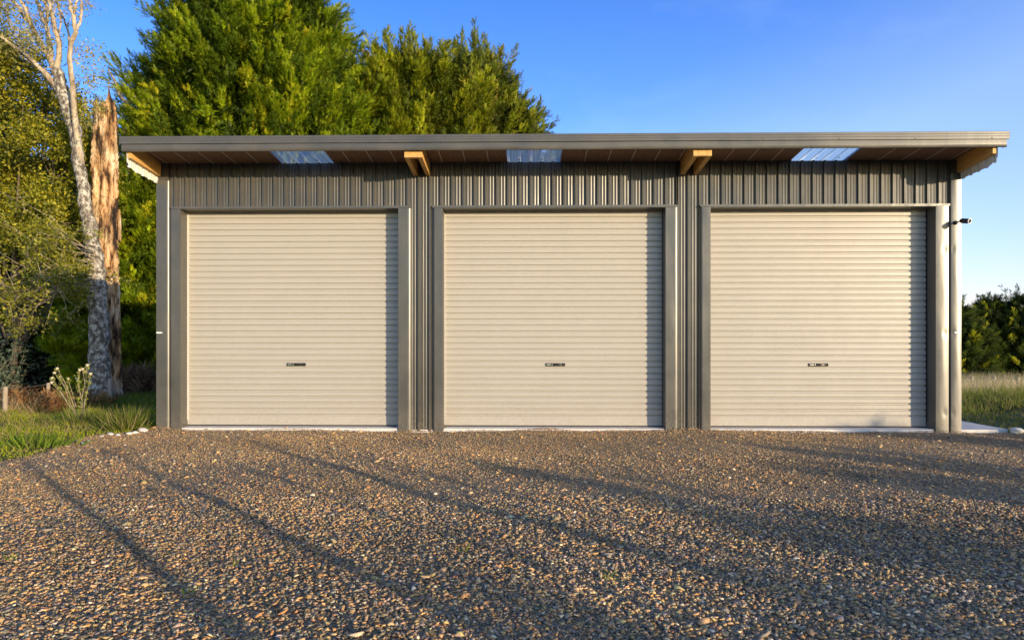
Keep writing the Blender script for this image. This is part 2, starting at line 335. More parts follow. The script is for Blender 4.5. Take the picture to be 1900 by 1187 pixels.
# side and back walls (profile stands outwards)
for sgn, X0, nm in ((-1, XL0+.012, 'side'), (1, XR0-.012, 'side')):
    mb = MB(); p = [(y, X0+sgn*(h)) for y, h in [(q[0], q[1]) for q in ribs(.03, DEPTH, 1)]]
    n = len(p); vs = [(x, y, 0.) for y, x in p]+[(x, y, zs(y)-.003) for y, x in p]
    mb.add(vs, [(i, i+1, n+i+1, n+i) for i in range(n-1)]); part(mb, 'side_wall', M['clad'])
    # the sheet runs on forward beside the end rafter, its bare off-white inner face towards the soffit
    mb = MB()
    def zb(y): return np.interp(y, [-.77, -.70, -.6, 0], [3.52, 3.455, 3.425, 3.395])
    for off, mi in ((0, 0), (-sgn*.0025, 1)):
        prof = [(y, h) for y, h in ribs(-.765, .03, 1)]
        pp = []
        for a, b in zip(prof[:-1], prof[1:]):
            pp.append(a)
            if b[0]-a[0] > .03: pp += [(a[0]+(b[0]-a[0])*t, a[1]) for t in (.33, .66)]
        pp.append(prof[-1]); n = len(pp)
        vs = [(X0+sgn*h+off, y, zb(y)) for y, h in pp]+[(X0+sgn*h+off, y, zs(y)-.003) for y, h in pp]
        mb.add(vs, [(i, i+1, n+i+1, n+i) for i in range(n-1)], mi)
    part(mb, 'barge_sheet', [M['clad'], M['zinc']])
mb = MB(); mb.ext(ribs(XL0, XR0, 1, DEPTH), 0.0, zs(DEPTH)-.003, 'z'); part(mb, 'back_wall', M['clad'])
# upright flashings: gently oil-canned sheet with pulled-in screws
def flashing(name, xa, xb, z0, z1, bl=None, br=None, yf=-.042, dents=(), dd=.0028, wob=.0008, seed=0, ret=None, mat=None, bow=0.):
    """front face xa..xb; bl / br: (width) of a bevel falling back to the sheet on that side"""
    r = np.random.default_rng(seed); nx, nz = 12, 160; xs_ = np.linspace(xa, xb, nx); zz = np.linspace(z0, z1, nz)
    X, Z = np.meshgrid(xs_, zz); Y = np.full_like(X, yf)
    Y += wob*(np.sin(Z*2.1+seed)+.6*np.sin(Z*5.3+seed*2+X*9))*np.sin(PI*(X-xa)/(xb-xa))
    Y -= bow*(1-(2*(X-xa)/(xb-xa)-1)**2)
    for (dx, dz) in dents:
        if dd: Y += dd*np.exp(-((X-dx)**2/(2*.018**2)+(Z-dz)**2/(2*.035**2)))
    mb = MB(); i = np.arange(nx*nz).reshape(nz, nx)
    mb.add(np.stack([X, Y, Z], -1).reshape(-1, 3), [(int(i[a, b]), int(i[a, b+1]), int(i[a+1, b+1]), int(i[a+1, b])) for a in range(nz-1) for b in range(nx-1)], 0, True)
    if br: mb.ext([(xb+br*math.sin(q*PI/2/8), yf+(-.001-yf)*(1-math.cos(q*PI/2/8))) for q in range(9)], z0, z1, 'z', smooth=True)
    if bl: mb.ext([(xa-bl*math.sin(q*PI/2/8), yf+(-.001-yf)*(1-math.cos(q*PI/2/8))) for q in range(8, -1, -1)], z0, z1, 'z', smooth=True)
    if ret == 'l': mb.ext([(xa, .05), (xa, yf)], z0, z1, 'z')
    if ret == 'r': mb.ext([(xb, yf), (xb, .05)], z0, z1, 'z')
    for (dx, dz) in dents: screw(mb, dx, yf+dd*.8, dz)
    o = part(mb, name, [mat or M['flash'], M['screw']])
    return o
SZ = (.26, 1.335, 2.46)
cf1 = flashing('corner_flashing', XL0, -4.932, -.01, 3.43, br=.045, ret='l', dents=[(-4.952, z) for z in SZ], dd=.0006, seed=1)
cf2 = flashing('corner_flashing', 5.716, XR0, -.01, 3.475, bl=.014, ret='r', dents=[(5.735, z) for z in SZ], dd=.004, wob=.0015, seed=2, bow=.006)
for cf, x in ((cf1, -5.015), (cf2, 5.80)):
    mb = MB(); mb.ext([(x+.037*math.cos(a)*(1)+0, 1.345+.0105*math.sin(a)) for a in [k*PI/10-PI/2 for k in range(11)]]+[(x-.037+.0105*math.cos(a)*0-.0105*abs(math.cos(a))+.0, 1.345+.0105*math.sin(a)) for a in [PI/2+k*PI/10 for k in range(11)]], -.052, -.040, 'y', closed=True)
    mb.build('oblong_tab', M['whitepl'], cf)
for i, (a, b) in enumerate(OPEN):
    last = i == 2
    flashing('jamb_flashing', a-.118+(.012 if i else 0), a, -.01, ZH, bl=.03, dents=[(a-.085, z) for z in SZ], dd=.0008, seed=3+i)
    flashing('jamb_flashing', b, b+(.168 if last else .125), -.01, ZH, br=(.014 if last else .055), dents=[(b+(.12 if last else .09), z) for z in SZ], dd=(.004 if last else .0012), wob=(.0015 if last else .0012), seed=7+i, bow=(.006 if last else .0))
    mb = MB()
    mb.box(a-.14, b+(.185 if last else .17), -.052, -.002, ZH, ZH+.030)
    mb.box(a-.003, b+.003, -.046, .16, ZH-.004, ZH-.0005)
    part(mb, 'head_flashing', M['flash'])
    for xx, s_ in ((a, 1), (b, -1)):
        mb = MB(); pts = [(xx, -.040)]
        for k in range(6):
            y = -.03+k*.033; pts += [(xx, y), (xx+s_*.0025, y+.006), (xx+s_*.0025, y+.012), (xx, y+.018)]
        pts.append((xx, .185)); mb.ext(pts, .0, ZH-.004, 'z'); part(mb, 'reveal', M['flash'])
# roller doors
YD = .178
door0 = None
def make_door(w):
    root = bpy.data.objects.new('roller_door', None); link(root); root.parent = shed
    me = MB(); h = w/2; pr = .0832; z = .19; pts = [(-.0, .052), (0, .186), (.013, .193)]
    z = .193
    while z+pr < ZH+.08:
        # groove low, band above it: band face is proud, groove is set back; small bead in the band
        pts += [(.018, z+.011), (.003, z+.0195), (.0, z+.022), (.0, z+pr-.0125), (.003, z+pr-.0095), (.018, z+pr)]; z += pr
    me.ext([(y, zz) for y, zz in pts], -h, h, 'x')
    cur = me.build('door_curtain', M['door'], root)
    b = MB(); b.box(-h, h, -.006, .012, .047, .060); b.build('bottom_seal', M['rub_shade_black'], root)
    b = MB(); b.box(-h+.004, h-.004, -.0045, -.0005, .064, .076); b.build('bottom_rail', M['door'], root)
    for s_ in (-1, 1):
        g = MB(); x0, x1 = sorted((s_*(h-.016), s_*(h+.0)))
        g.box(x0, x1, -.026, -.006, .13, ZH-.01); g.box(x0+.004*(s_ < 0)-.0, x1, -.004, .03, .045, ZH-.02); g.build('door_guide', M['lit_guide'] if s_ < 0 else M['rub_shade_black'], root)  # same guide both sides: left coloured as sunlit, right blackened as shaded
    hd = MB(); z0, z1 = .884, .924; xa, xb = -.100, .163
    t = .006
    hd.box(xa, xb, -.014, -.001, z1-t, z1); hd.box(xa, xb, -.014, -.001, z0, z0+t); hd.box(xa, xa+t, -.014, -.001, z0+t, z1-t); hd.box(xb-t, xb, -.014, -.001, z0+t, z1-t)
    hd.box(xa+t, xb-t, -.004, -.0015, z0+t, z1-t)
    hob = hd.build('handle', M['blackpl'], root)
    l = MB(); l.box(xa+.012, xa+.068, -.018, -.004, z0+.012, z1-.011); l.lathe([(0, .012), (.008, .012), (.009, .009), (.009, 0)], (xa+.085, -.006, (z0+z1)/2), (0, -1, 0), 14)
    l.build('lock', M['chrome'], hob) if False else None
    lever = MB(); n = 12
    vs = []; 
    for k in range(n+1):
        t_ = k/n; x = xa+.100+t_*.118; bow = .010*math.sin(PI*t_); hh = .011
        vs += [(x, -.006-bow, (z0+z1)/2-hh), (x, -.006-bow, (z0+z1)/2+hh)]
    lever.add(vs, [(2*k, 2*k+2, 2*k+3, 2*k+1) for k in range(n)], 0, True)
    return root, hob, l, lever
doors = []
for i, (a, b) in enumerate(OPEN):
    if i == 0:
        root, hob, lk, lv = make_door(3.03)
        for nm, mbx, mt in (('lock', lk, M['chrome']), ('lever', lv, M['blackpl'])): o = mbx.build(nm, mt, root); 
        doors.append(root)
    else:
        root = doors[0].copy(); link(root); root.parent = shed
        for ch in doors[0].children: c = ch.copy(); link(c); c.parent = root
        doors.append(root)
    root.location = ((a+b)/2-.39, YD-3.5, 0); root.scale = ((b-a+.02)/3.03, 1, 1)
# floor slab and threshold
mb = MB(); mb.box(XL0+.03, XR0-.03, -.012, DEPTH-.03, -.2, .020)
for a, b in OPEN:
    mb.hexa([(a+.004, -.030, -.1), (b-.004, -.030, -.1), (b-.004, .30, -.1), (a+.004, .30, -.1), (a+.012, -.018, .040), (b-.012, -.018, .040), (b-.012, .30, .046), (a+.012, .30, .046)])
part(mb, 'floor_slab', M['conc'])
# roof: sheets, underlay, rafters, fascia, flashing, skylights
SKY = [(-3.354, -2.624), (-.249, .478), (3.591, 4.343)]
YF, YB = -.775, DEPTH+.25
def slab_y(mb, x0, x1, y0, y1, dz0, dz1, mi=0):
    mb.hexa([(x0, y0, zs(y0)+dz0), (x1, y0, zs(y0)+dz0), (x1, y1, zs(y1)+dz0), (x0, y1, zs(y1)+dz0), (x0, y0, zs(y0)+dz1), (x1, y0, zs(y0)+dz1), (x1, y1, zs(y1)+dz1), (x0, y1, zs(y1)+dz1)], mi)
seg = [XL0-.03]+[v_ for s_ in SKY for v_ in s_]+[XR0+.03]
mb = MB()
for k in range(0, len(seg), 2):
    P = [(x, z) for x, z in [(q[0], -q[1]) for q in ribs(seg[k], seg[k+1], -1)]]; n = len(P)
    vs = [(x, YF+.01, zs(YF+.01)+.03+h) for x, h in P]+[(x, YB, zs(YB)+.03+h) for x, h in P]
    mb.add(vs, [(i, i+1, n+i+1, n+i) for i in range(n-1)])
part(mb, 'roof_sheeting', M['clad'])
mb = MB(); sm = MB()
for k in range(0, len(seg), 2):
    a, b = seg[k]+(.045 if k == 0 else 0), seg[k+1]-(.045 if k == 6 else 0)
    slab_y(mb, a, b, YF+.02, YB-.05, 0.0, .012)
    x = a+.12+.05*k
    while x < b-.05:
        slab_y(sm, x, x+.009, YF+.03, 3, -.0024, -.0004); x += .316
part(mb, 'soffit_lining', M['soffit']); part(sm, 'lining_joint', M['seam'])
for a, b in SKY:
    P = [(x, -h) for x, h in ribs(a-.03, b+.03, -1)]; n = len(P); mb = MB()
    y1 = YB
    vs = [(x, YF+.012, zs(YF)+.004+h) for x, h in P]+[(x, y1, zs(y1)+.004+h) for x, h in P]
    mb.add(vs, [(i, i+1, n+i+1, n+i) for i in range(n-1)])
    for k in (1, 3):
        x = .07+PITCH*(math.ceil((a-.07)/PITCH)+k); mb.lathe([(0, .012), (.008, .01), (.010, 0)], (x, -.10, zs(-.1)+.004), (0, 0, -1), 8, 1)
    part(mb, 'skylight_sheet', [M['skyl'], M['screw']])
    mb = MB(); slab_y(mb, a-.03, b+.03, YF+.02, YF+.055, -.0, .003); part(mb, 'skylight_trim', M['fascia'])
def rafter(x0, x1, y0, y1, h, name='rafter', mat=None):
    m_ = MB(); slab_y(m_, x0, x1, y0, y1, -h, -.0025)
    o = part(m_, name, mat or M['timber']); bv = o.modifiers.new('edge', 'BEVEL'); bv.width = .003; bv.segments = 2; return o
for xa, xb in ((-1.527, -1.300), (2.100, 2.330)):
    rafter(xa, xa+.058, YF+.035, -.034, .195); rafter(xb-.058, xb, YF+.035, -.034, .195)
    rafter(xa+.060, xb-.060, YF+.036, YF+.086, .193, 'rafter_block')
rafter(XL0+.022, XL0+.067, YF+.02, -.044, .19); rafter(XR0-.067, XR0-.022, YF+.02, -.044, .19)
# fascia + barge-top flashing
XA, XB = -5.103, 5.945
mb = MB(); z0, z1 = 3.618, 3.716
nseg = 60; xsx = np.linspace(XA+.0, XB-.015, nseg)
pr = [(-.752, z0+.006), (-.786, z0), (-.791, z0+.004), (-.791, z0+.05), (-.790, z1)]
vs = []; 
for x in xsx:
    w = .0012*math.sin(x*3.1)+.0010*math.sin(7.7*x+1)
    vs += [(x, y+(w if k > 1 else 0), z) for k, (y, z) in enumerate(pr)]
n = len(pr); mb.add(vs, [(i*n+k, (i+1)*n+k, (i+1)*n+k+1, i*n+k+1) for i in range(nseg-1) for k in range(n-1)], 0, True)
for x in (XA, XB-.015): mb.add([(x, -.79, z0+.002), (x, -.71, z0+.01), (x, -.71, z1), (x, -.79, z1)], [(0, 1, 2, 3)])
part(mb, 'fascia', M['fascia'])
pr = [(-.788, 3.713), (-.8085, 3.713), (-.8085, 3.719), (-.803, 3.722), (-.803, 3.746), (-.806, 3.749), (-.806, 3.753), (-.803, 3.756), (-.803, 3.776), (-.806, 3.779), (-.806, 3.783), (-.803, 3.786), (-.803, 3.806), (-.798, 3.811), (-.62, 3.800)]
SEAMS = [XA-.02, -1.44, 2.55, XB+.012]
for k in range(3):
    a, b = SEAMS[k], SEAMS[k+1]; mb = MB(); o_ = .0022*(k % 2)
    nn = 24; xsx = np.linspace(a, b, nn); vs = []
    for x in xsx:
        w = .0012*math.sin(x*4+k); vs += [(x, y-o_+(w if 2 < j < 13 else 0), z+o_*.5) for j, (y, z) in enumerate(pr)]
    n = len(pr); mb.add(vs, [(i*n+q, (i+1)*n+q, (i+1)*n+q+1, i*n+q+1) for i in range(nn-1) for q in range(n-1)])
    if k == 2: mb.add([(b, y, z) for y, z in pr], [tuple(range(n))])
    if k == 0: mb.add([(a, y, z) for y, z in pr], [tuple(range(n))[::-1]])
    x = a+.4
    while x < b-.05: screw(mb, x, -.806-o_, 3.726, .007); x += .93
    part(mb, 'roof_edge_flashing', [M['fascia'], M['screw']])
# side barge caps running back along the gables
for s_, X0 in ((-1, XL0-.03), (1, XR0+.03)):
    mb = MB(); slab_y(mb, min(X0, X0+s_*.014), max(X0, X0+s_*.014), -.72, YB, -.10 if False else -.02, .075); part(mb, 'barge_capping', M['fascia'])
# side path and camera
mb = MB(); mb.hexa([(5.87, .02, -.15), (6.56, .10, -.15), (6.66, 6.8, -.15), (5.87, 6.8, -.15), (5.87, .02, .034), (6.56, .10, .030), (6.66, 6.8, .028), (5.87, 6.8, .034)])
tag(mb.build('concrete_path', M['conc']), kind='structure')
camr = tag(empty('security_camera', (5.765, -.045, 2.815)), 'small black security camera with a pale rimmed lens on the right corner of the shed', 'security camera')
mb = MB(); mb.lathe([(0, 0), (.028, 0), (.028, .010), (.020, .018), (0, .018)], (0, 0, 0), (0, -1, 0), 20); mb.build('wall_mount', M['blackpl'], camr)
mb = MB(); mb.tube([(0, -.012, 0), (.004, -.06, .002), (.012, -.09, .008), (.016, -.105, .012)], [.010, .009, .009, .012], 10); mb.build('bracket_arm', M['blackpl'], camr)
dv = norm(np.array([.42, -.88, -.20])); o0 = np.array([.012, -.095, .010])
mb = MB(); mb.lathe([(0, -.01), (.020, -.008), (.030, .004), (.033, .02), (.033, .115), (.031, .118)], o0, dv, 20)
mb.ext([(.0, 0)], 0, 0, 'x') if False else None
mb.build('camera_body', M['blackpl'], camr)
mb = MB(); mb.lathe([(.034, .112), (.036, .116), (.036, .124), (.028, .124), (.027, .117)], o0, dv, 24); mb.build('lens_rim', M['whitepl'], camr)
mb = MB(); mb.lathe([(.027, .117), (.016, .119), (0, .121)], o0, dv, 20); mb.build('lens', M['glass'], camr)
# ------------------------------------------------------------------ vegetation
def frond(seed, n=6, w=.17, spread=.42):
    """feathery spray along +z, unit length"""
    r = np.random.default_rng(seed); v = []; f = []
    def tri(a, b, wd):
        a = np.array(a); b = np.array(b); s = np.cross(b-a, [0, 1, .2]); s = s/(np.linalg.norm(s)+1e-9)*wd/2
        i = len(v); v.extend([a-s, a+s, b]); f.append((i, i+1, i+2))
    for k in range(n):
        t = (k+.3)/n*.85
        for s in (-1, 1):
            L = spread*(1-.55*t)*(.75+.5*r.random()); b = np.array([s*L, .16*r.normal(), t+.34*L+.15])
            tri((0, .05*r.normal(), t), b, w*(1-.3*t))
    tri((0, 0, 0), (.03, .04, 1.05), w*.9)
    return np.array(v), np.array(f)
FR = [frond(k, 10, .095, .24) for k in range(5)]
FRP = [frond(k+20, 5, .24, .5) for k in range(4)]
def mixc(a, b, t): return np.asarray(a)*(1-t)+np.asarray(b)*t
def conifer(name, label, cx, cy, zb, prof, nplume, per, c_dark, c_light, c_tip=None, plen=1.4, spray=.38, upness=.55, group=None, trunk_r=.28, leaders=0, seed=1, squash=1.0, drop=0, fr=None, zmin=None, core=1.0, tipf=.06, skipback=.25):
    """prof: (height, radius) outline of the crown; plumes of sprays stand out of it"""
    r = np.random.default_rng(seed); fr = fr or FR
    hs = np.array([p[0] for p in prof]); rs = np.array([p[1] for p in prof]); H = hs[-1]
    root = tag(empty(name, (cx, cy, zb)), label, 'tree', group)
    # pick heights weighted by radius
    hh = r.uniform(hs[0] if zmin is None else zmin, H, nplume*6); w = np.interp(hh, hs, rs)+.15; hh = hh[r.random(len(hh)) < w/w.max()][:nplume]; n = len(hh)
    th = r.uniform(0, 2*PI, n); back = np.sin(th) > .45; keep = ~(back & (r.random(n) < skipback)); hh, th = hh[keep], th[keep]; n = len(hh)
    R = np.interp(hh, hs, rs)*(1+.10*np.sin(3*th+hh*.8+seed)+.07*np.sin(7*th-hh*1.7))*(.80+.24*r.random(n))
    rad = np.stack([np.cos(th), np.sin(th)*squash, np.zeros(n)], 1)
    L = plen*(.6+.7*r.random(n))*(1+.7*(r.random(n) < .10)); d = norm(rad*(.75+.3*r.random((n, 1)))+np.array([0, 0, 1.])*(upness+.35*r.normal(size=(n, 1))*.6)+.22*r.normal(size=(n, 3)))
    base = rad*(R-L*.55)[:, None].clip(.05)+np.stack([np.zeros(n), np.zeros(n), hh-L*upness*.3], 1)
    lt = r.random(n)**1.3; tip = r.random(n) < tipf
    pc = mixc(np.array(c_dark)[None], np.array(c_light)[None], lt[:, None])
    if c_tip is not None: pc[tip] = np.array(c_tip)
    # spikes on the skyline
    if leaders:
        la = r.uniform(0, 2*PI, leaders); lr = r.random(leaders)*np.interp(H*.86, hs, rs)*1.1; lz = np.interp(lr, np.interp([H*.8, H*.95], hs, rs)[::-1], [H*.95, H*.8])
        base = np.concatenate([base, np.stack([np.cos(la)*lr, np.sin(la)*lr, lz], 1)]); d = np.concatenate([d, norm(np.stack([.22*r.normal(size=leaders), .2*r.normal(size=leaders), np.ones(leaders)], 1))])
        L = np.concatenate([L, plen*(.7+.7*r.random(leaders))]); pc = np.concatenate([pc, np.tile(mixc(c_dark, c_light, .35), (leaders, 1))]); n += leaders
    k = per; t = r.random((n, k)); perp = norm(r.normal(size=(n, k, 3))); perp -= (perp*d[:, None]).sum(-1, keepdims=True)*d[:, None]
    wd = (.21*L[:, None]*(1-t)**.8+.03)*r.random((n, k))**.5
    P = base[:, None]+d[:, None]*(L[:, None]*t)[..., None]+perp*wd[..., None]; P[..., 2] -= drop*t**2
    dd = norm(d[:, None]*1.0+perp*.55+np.array([0, 0, .12])+.18*r.normal(size=(n, k, 3)))
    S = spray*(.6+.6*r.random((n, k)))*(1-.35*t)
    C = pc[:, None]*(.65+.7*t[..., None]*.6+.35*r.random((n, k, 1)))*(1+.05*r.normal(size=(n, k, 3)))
    P, dd, S, C = P.reshape(-1, 3), dd.reshape(-1, 3), S.reshape(-1), C.reshape(-1, 3)
    # inner, coarser foliage that closes the crown
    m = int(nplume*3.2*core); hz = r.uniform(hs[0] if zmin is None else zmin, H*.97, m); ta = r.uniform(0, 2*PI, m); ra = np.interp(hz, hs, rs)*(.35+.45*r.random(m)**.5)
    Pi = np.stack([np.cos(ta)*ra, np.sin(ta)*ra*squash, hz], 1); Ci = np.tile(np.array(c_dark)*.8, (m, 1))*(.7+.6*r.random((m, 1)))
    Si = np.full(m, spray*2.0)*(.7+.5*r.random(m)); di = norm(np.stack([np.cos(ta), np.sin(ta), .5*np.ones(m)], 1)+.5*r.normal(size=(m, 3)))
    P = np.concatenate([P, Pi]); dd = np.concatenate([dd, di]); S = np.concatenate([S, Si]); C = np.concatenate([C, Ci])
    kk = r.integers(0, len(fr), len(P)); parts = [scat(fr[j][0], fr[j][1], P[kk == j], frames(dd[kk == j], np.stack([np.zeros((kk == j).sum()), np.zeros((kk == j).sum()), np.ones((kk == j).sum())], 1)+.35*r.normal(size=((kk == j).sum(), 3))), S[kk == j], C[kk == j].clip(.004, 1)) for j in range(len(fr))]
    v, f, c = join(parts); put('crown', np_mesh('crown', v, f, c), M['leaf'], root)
    mb = MB(); mb.tube([(0, 0, -.3), (.05, 0, H*.3), (0, .05, H*.6), (.0, 0, H*.93)], [trunk_r*1.2, trunk_r*.8, trunk_r*.45, .03], 10, rough=.08)
    for j in range(min(26, int(H*2.5))):
        z = r.uniform(max(.8, hs[0]), H*.85); a = r.uniform(0, 2*PI); q = np.interp(z, hs, rs)*.75
        mb.tube([(0, 0, z), (q*.5*math.cos(a), q*.5*math.sin(a), z+.15*q), (q*math.cos(a), q*math.sin(a), z+.5*q)], [trunk_r*.22, trunk_r*.14, .01], 5)
    mb.build('trunk', M['bark'], root); return root
G1, G2, TIP = (.055, .095, .004), (.30, .37, .009), (.42, .42, .016)
def pxx(px, Y): return at(px, 634, Y)[0]
# the two-part giant behind the roof, its neighbours
conifer('conifer', 'huge dense bright green conifer filling the sky behind the left half of the shed', pxx(484, 15), 15, -.6,
        [(.3, 4.3), (3, 4.6), (6, 4.5), (8.5, 4.3), (10.5, 3.95), (12.2, 3.25), (13.6, 2.2), (14.7, .8)], 1900, 64, G1, G2, TIP, 1.9, .40, .75, seed=3, leaders=8, trunk_r=.4, core=2.6)
conifer('conifer', 'olive green conifer with feathery spires, right of the huge one behind the roof', pxx(768, 18), 18, -1.6,
        [(2, 3.6), (9, 3.7), (11.5, 3.3), (12.7, 2.6), (13.3, 1.7), (13.9, .5)], 1150, 60, (.085, .11, .006), (.35, .37, .013), (.34, .26, .03), 1.6, .38, .9, seed=5, leaders=26, core=2)
conifer('conifer', 'darker conifer whose ragged spires step down to the right behind the roof middle', pxx(880, 20), 20, -1.2,
        [(2, 3.6), (10, 3.3), (11.1, 3.1), (11.7, 2.9), (12.3, 2.4), (13.2, 1.6), (14.0, .8), (14.5, .2)], 1150, 56, (.065, .085, .010), (.28, .31, .020), (.25, .21, .03), 1.6, .36, .9, seed=8, leaders=30, core=2)
conifer('conifer', 'small conifer with its tip barely showing over the roof edge beside open sky', pxx(1043, 22), 22, -.9,
        [(2, 1.4), (7, 1.2), (9.6, .7), (11.55, .12)], 150, 30, (.025, .036, .008), (.09, .11, .018), None, .8, .28, .9, seed=9)
conifer('conifer', 'low spreading conifer with fan branches between the broken trunk and the shed', pxx(262, 11.6), 11.6, -.4,
        [(.3, 1.9), (2, 2.1), (4, 1.9), (5.4, 1.4), (6.3, .7)], 520, 64, (.11, .17, .006), (.40, .47, .012), TIP, 1.3, .34, .30, seed=12, drop=.15)
# dark trees at the left
DK, DK2 = (.016, .026, .006), (.050, .070, .012)
conifer('conifer', 'tall dark conifer at the left edge behind the pale bare branches', pxx(-75, 19), 19, -1.2,
        [(.5, 3.4), (6, 3.1), (10, 2.5), (13, 1.6), (15.5, .5)], 520, 38, DK, (.06, .075, .02), None, 1.3, .38, .5, seed=15, leaders=4)
conifer('conifer', 'dark shaded conifer behind the olive tree left of the pale trunk', pxx(75, 17), 17, -1.1,
        [(.5, 3.1), (3, 3.2), (6, 2.7), (8, 1.6), (9.3, .5)], 520, 38, DK, DK2, None, 1.3, .38, .4, seed=16)
conifer('conifer', 'dark conifer glimpsed through the gap between pale trunk and broken trunk', pxx(170, 22), 22, -1.3,
        [(.5, 3.1), (4, 3.0), (7, 2.3), (9.2, 1.2), (10.4, .3)], 420, 36, DK, (.05, .075, .022), None, 1.3, .38, .5, seed=17)
# shelter belt far right
rl = ['dark young conifer nearest the shed corner in the right hand shelter belt', 'dark conifer with yellow lit sprays, second from the shed in the right belt',
      'taller dark conifer cut by the right edge of the photo', 'dark conifer just beyond the right edge of the photo', 'outermost dark conifer of the right hand belt']
for i, (px, topy, Y) in enumerate([(1775, 548, 30), (1838, 536, 31), (1905, 526, 30), (1975, 532, 31), (2050, 540, 32)]):
    x = pxx(px, Y); tz = at(px, topy+16, Y)[2]+1.0
    conifer('conifer', rl[i], x, Y, -1.15, [(.1, 1.9), (1.8, 2.0), (3, 1.75), (tz-.9, 1.1), (tz, .2)], 420, 40, (.045, .07, .014), (.15, .19, .028), (.48, .46, .03), .8, .28, .55,
            'conifers of the right hand shelter belt', .12, seed=30+i, tipf=.16, leaders=3)

# --- broadleaf leaves
LV = np.array([(0, 0, 0), (.26, .05, .45), (0, 0, 1), (-.26, .05, .45)], float); LFc = np.array([(0, 1, 2), (0, 2, 3)])
def leaves(tips, sig, n, size, cols, up=.2, seed=0):
    r = np.random.default_rng(seed); tips = np.asarray(tips); k = r.integers(0, len(tips), n)
    P = tips[k, :3]+r.normal(size=(n, 3))*sig*(tips[k, 3:4] if tips.shape[1] > 3 else 1)
    d = norm(r.normal(size=(n, 3))+np.array([0, 0, up])); ci = r.random(n)[:, None]; cc = mixc(np.array(cols[0])[None], np.array(cols[1])[None], ci)
    cl = .7+.6*np.random.default_rng(seed+1).random(len(tips)); cc = cc*cl[k][:, None]
    return scat(LV, LFc, P, frames(d), size*(.6+.8*r.random(n)), cc)
def grow(mb, p0, d0, L, R, depth, r, tips, wig=.25, seg=4, kids=3, lift=.15):
    p = np.array(p0, float); d = norm(np.array(d0, float)); P = [p.copy()]; Rs = [R]
    for k in range(seg):
        d = norm(d+wig*r.normal(size=3)*.5+np.array([0, 0, lift*.3])); p = p+d*L/seg; P.append(p.copy()); Rs.append(R*(1-.75*(k+1)/seg))
        if depth > 0 and k >= 1:
            for _ in range(kids if k == seg-1 else max(1, kids-1)):
                if r.random() < .8: grow(mb, p, norm(d+.85*r.normal(size=3)*.8), L*.62, R*.45*(1-.5*k/seg)+.002, depth-1, r, tips, wig, 3, kids, lift)
    if depth <= 1: tips.append((*p, 1.0))
    mb.tube(P, Rs, 5 if depth < 2 else 7, cap=False)
# olive/gold broadleaf tree left
Yo = 8.2
rt = tag(empty('broadleaf_tree', (pxx(25, Yo), Yo, float(terrain(pxx(25, Yo), Yo)))), 'leafy olive gold tree left of the pale lichened trunk', 'tree')
b0 = np.array(rt.location); mb = MB(); tips = []; rr = np.random.default_rng(4)
blobs = [(0, 130, 44), (45, 140, 40), (90, 180, 36), (15, 205, 55), (75, 235, 50), (130, 250, 34), (30, 290, 60), (100, 310, 48), (145, 330, 34), (0, 360, 55), (60, 375, 52), (115, 395, 46), 
         (150, 425, 28), (95, 450, 32), (125, 490, 30), (30, 420, 34), (-40, 250, 70), (-50, 380, 70), (-60, 160, 60), (-100, 300, 60)]
allt = []
for i, (bx, by, br) in enumerate(blobs):
    cpos = np.array(at(bx, by, Yo+rr.uniform(-1.1, 1.2)))-b0; rad = br*(Yo+D)/F
    st_ = np.array([rr.normal()*.2, rr.normal()*.2, .5+max(0, cpos[2]*.25)]); mid = (st_+cpos)/2+np.array([0, 0, -.4])
    mb.tube([st_, mid, cpos-np.array([0, 0, rad*.4])], [.035, .028, .018], 6, cap=False)
    for _ in range(5):
        tp = []; grow(mb, cpos-np.array([0, 0, rad*.4]), rr.normal(size=3)+np.array([0, 0, .5]), rad*.95, .018, 2, rr, tp, .5, 3, 2)
        allt += tp
mb.tube([(0, 0, -.3), (.03, 0, .3), (0, 0, 1.2), (.1, 0, 2.4)], [.13, .10, .08, .05], 10)
mb.build('trunk', M['bark'], rt)
allt = np.array(allt); v, f, c = leaves(allt, .17, 88000, .085, [(.08, .105, .010), (.42, .37, .022)], seed=2)
put('crown', np_mesh('crown', v, f, c), M['leaf'], rt)

# pale lichened tree with bare spreading limbs
Yt = 6.7; bt = at(187, 745, Yt); root = tag(empty('pale_barked_tree', (bt[0], Yt, -.32)), 'tall pale lichen spotted tree forking into bare spreading limbs', 'tree'); o_ = np.array([bt[0], Yt, -.32])
def limb(pts, dys, wid):
    return [np.array(at(x, y, Yt+dy))-o_ for (x, y), dy in zip(pts, dys)], [w*(Yt+D)/F/2 for w in wid]
mb = MB(); P, R = limb([(187, 775), (187, 745), (184, 690), (183, 620), (181, 535), (175, 470), (166, 420), (157, 372), (147, 303), (137, 236), (123, 195), (113, 163), (105, 128)], [0]*13, [50, 44, 37, 34, 32, 29, 25, 21, 20, 21, 23, 22, 17])
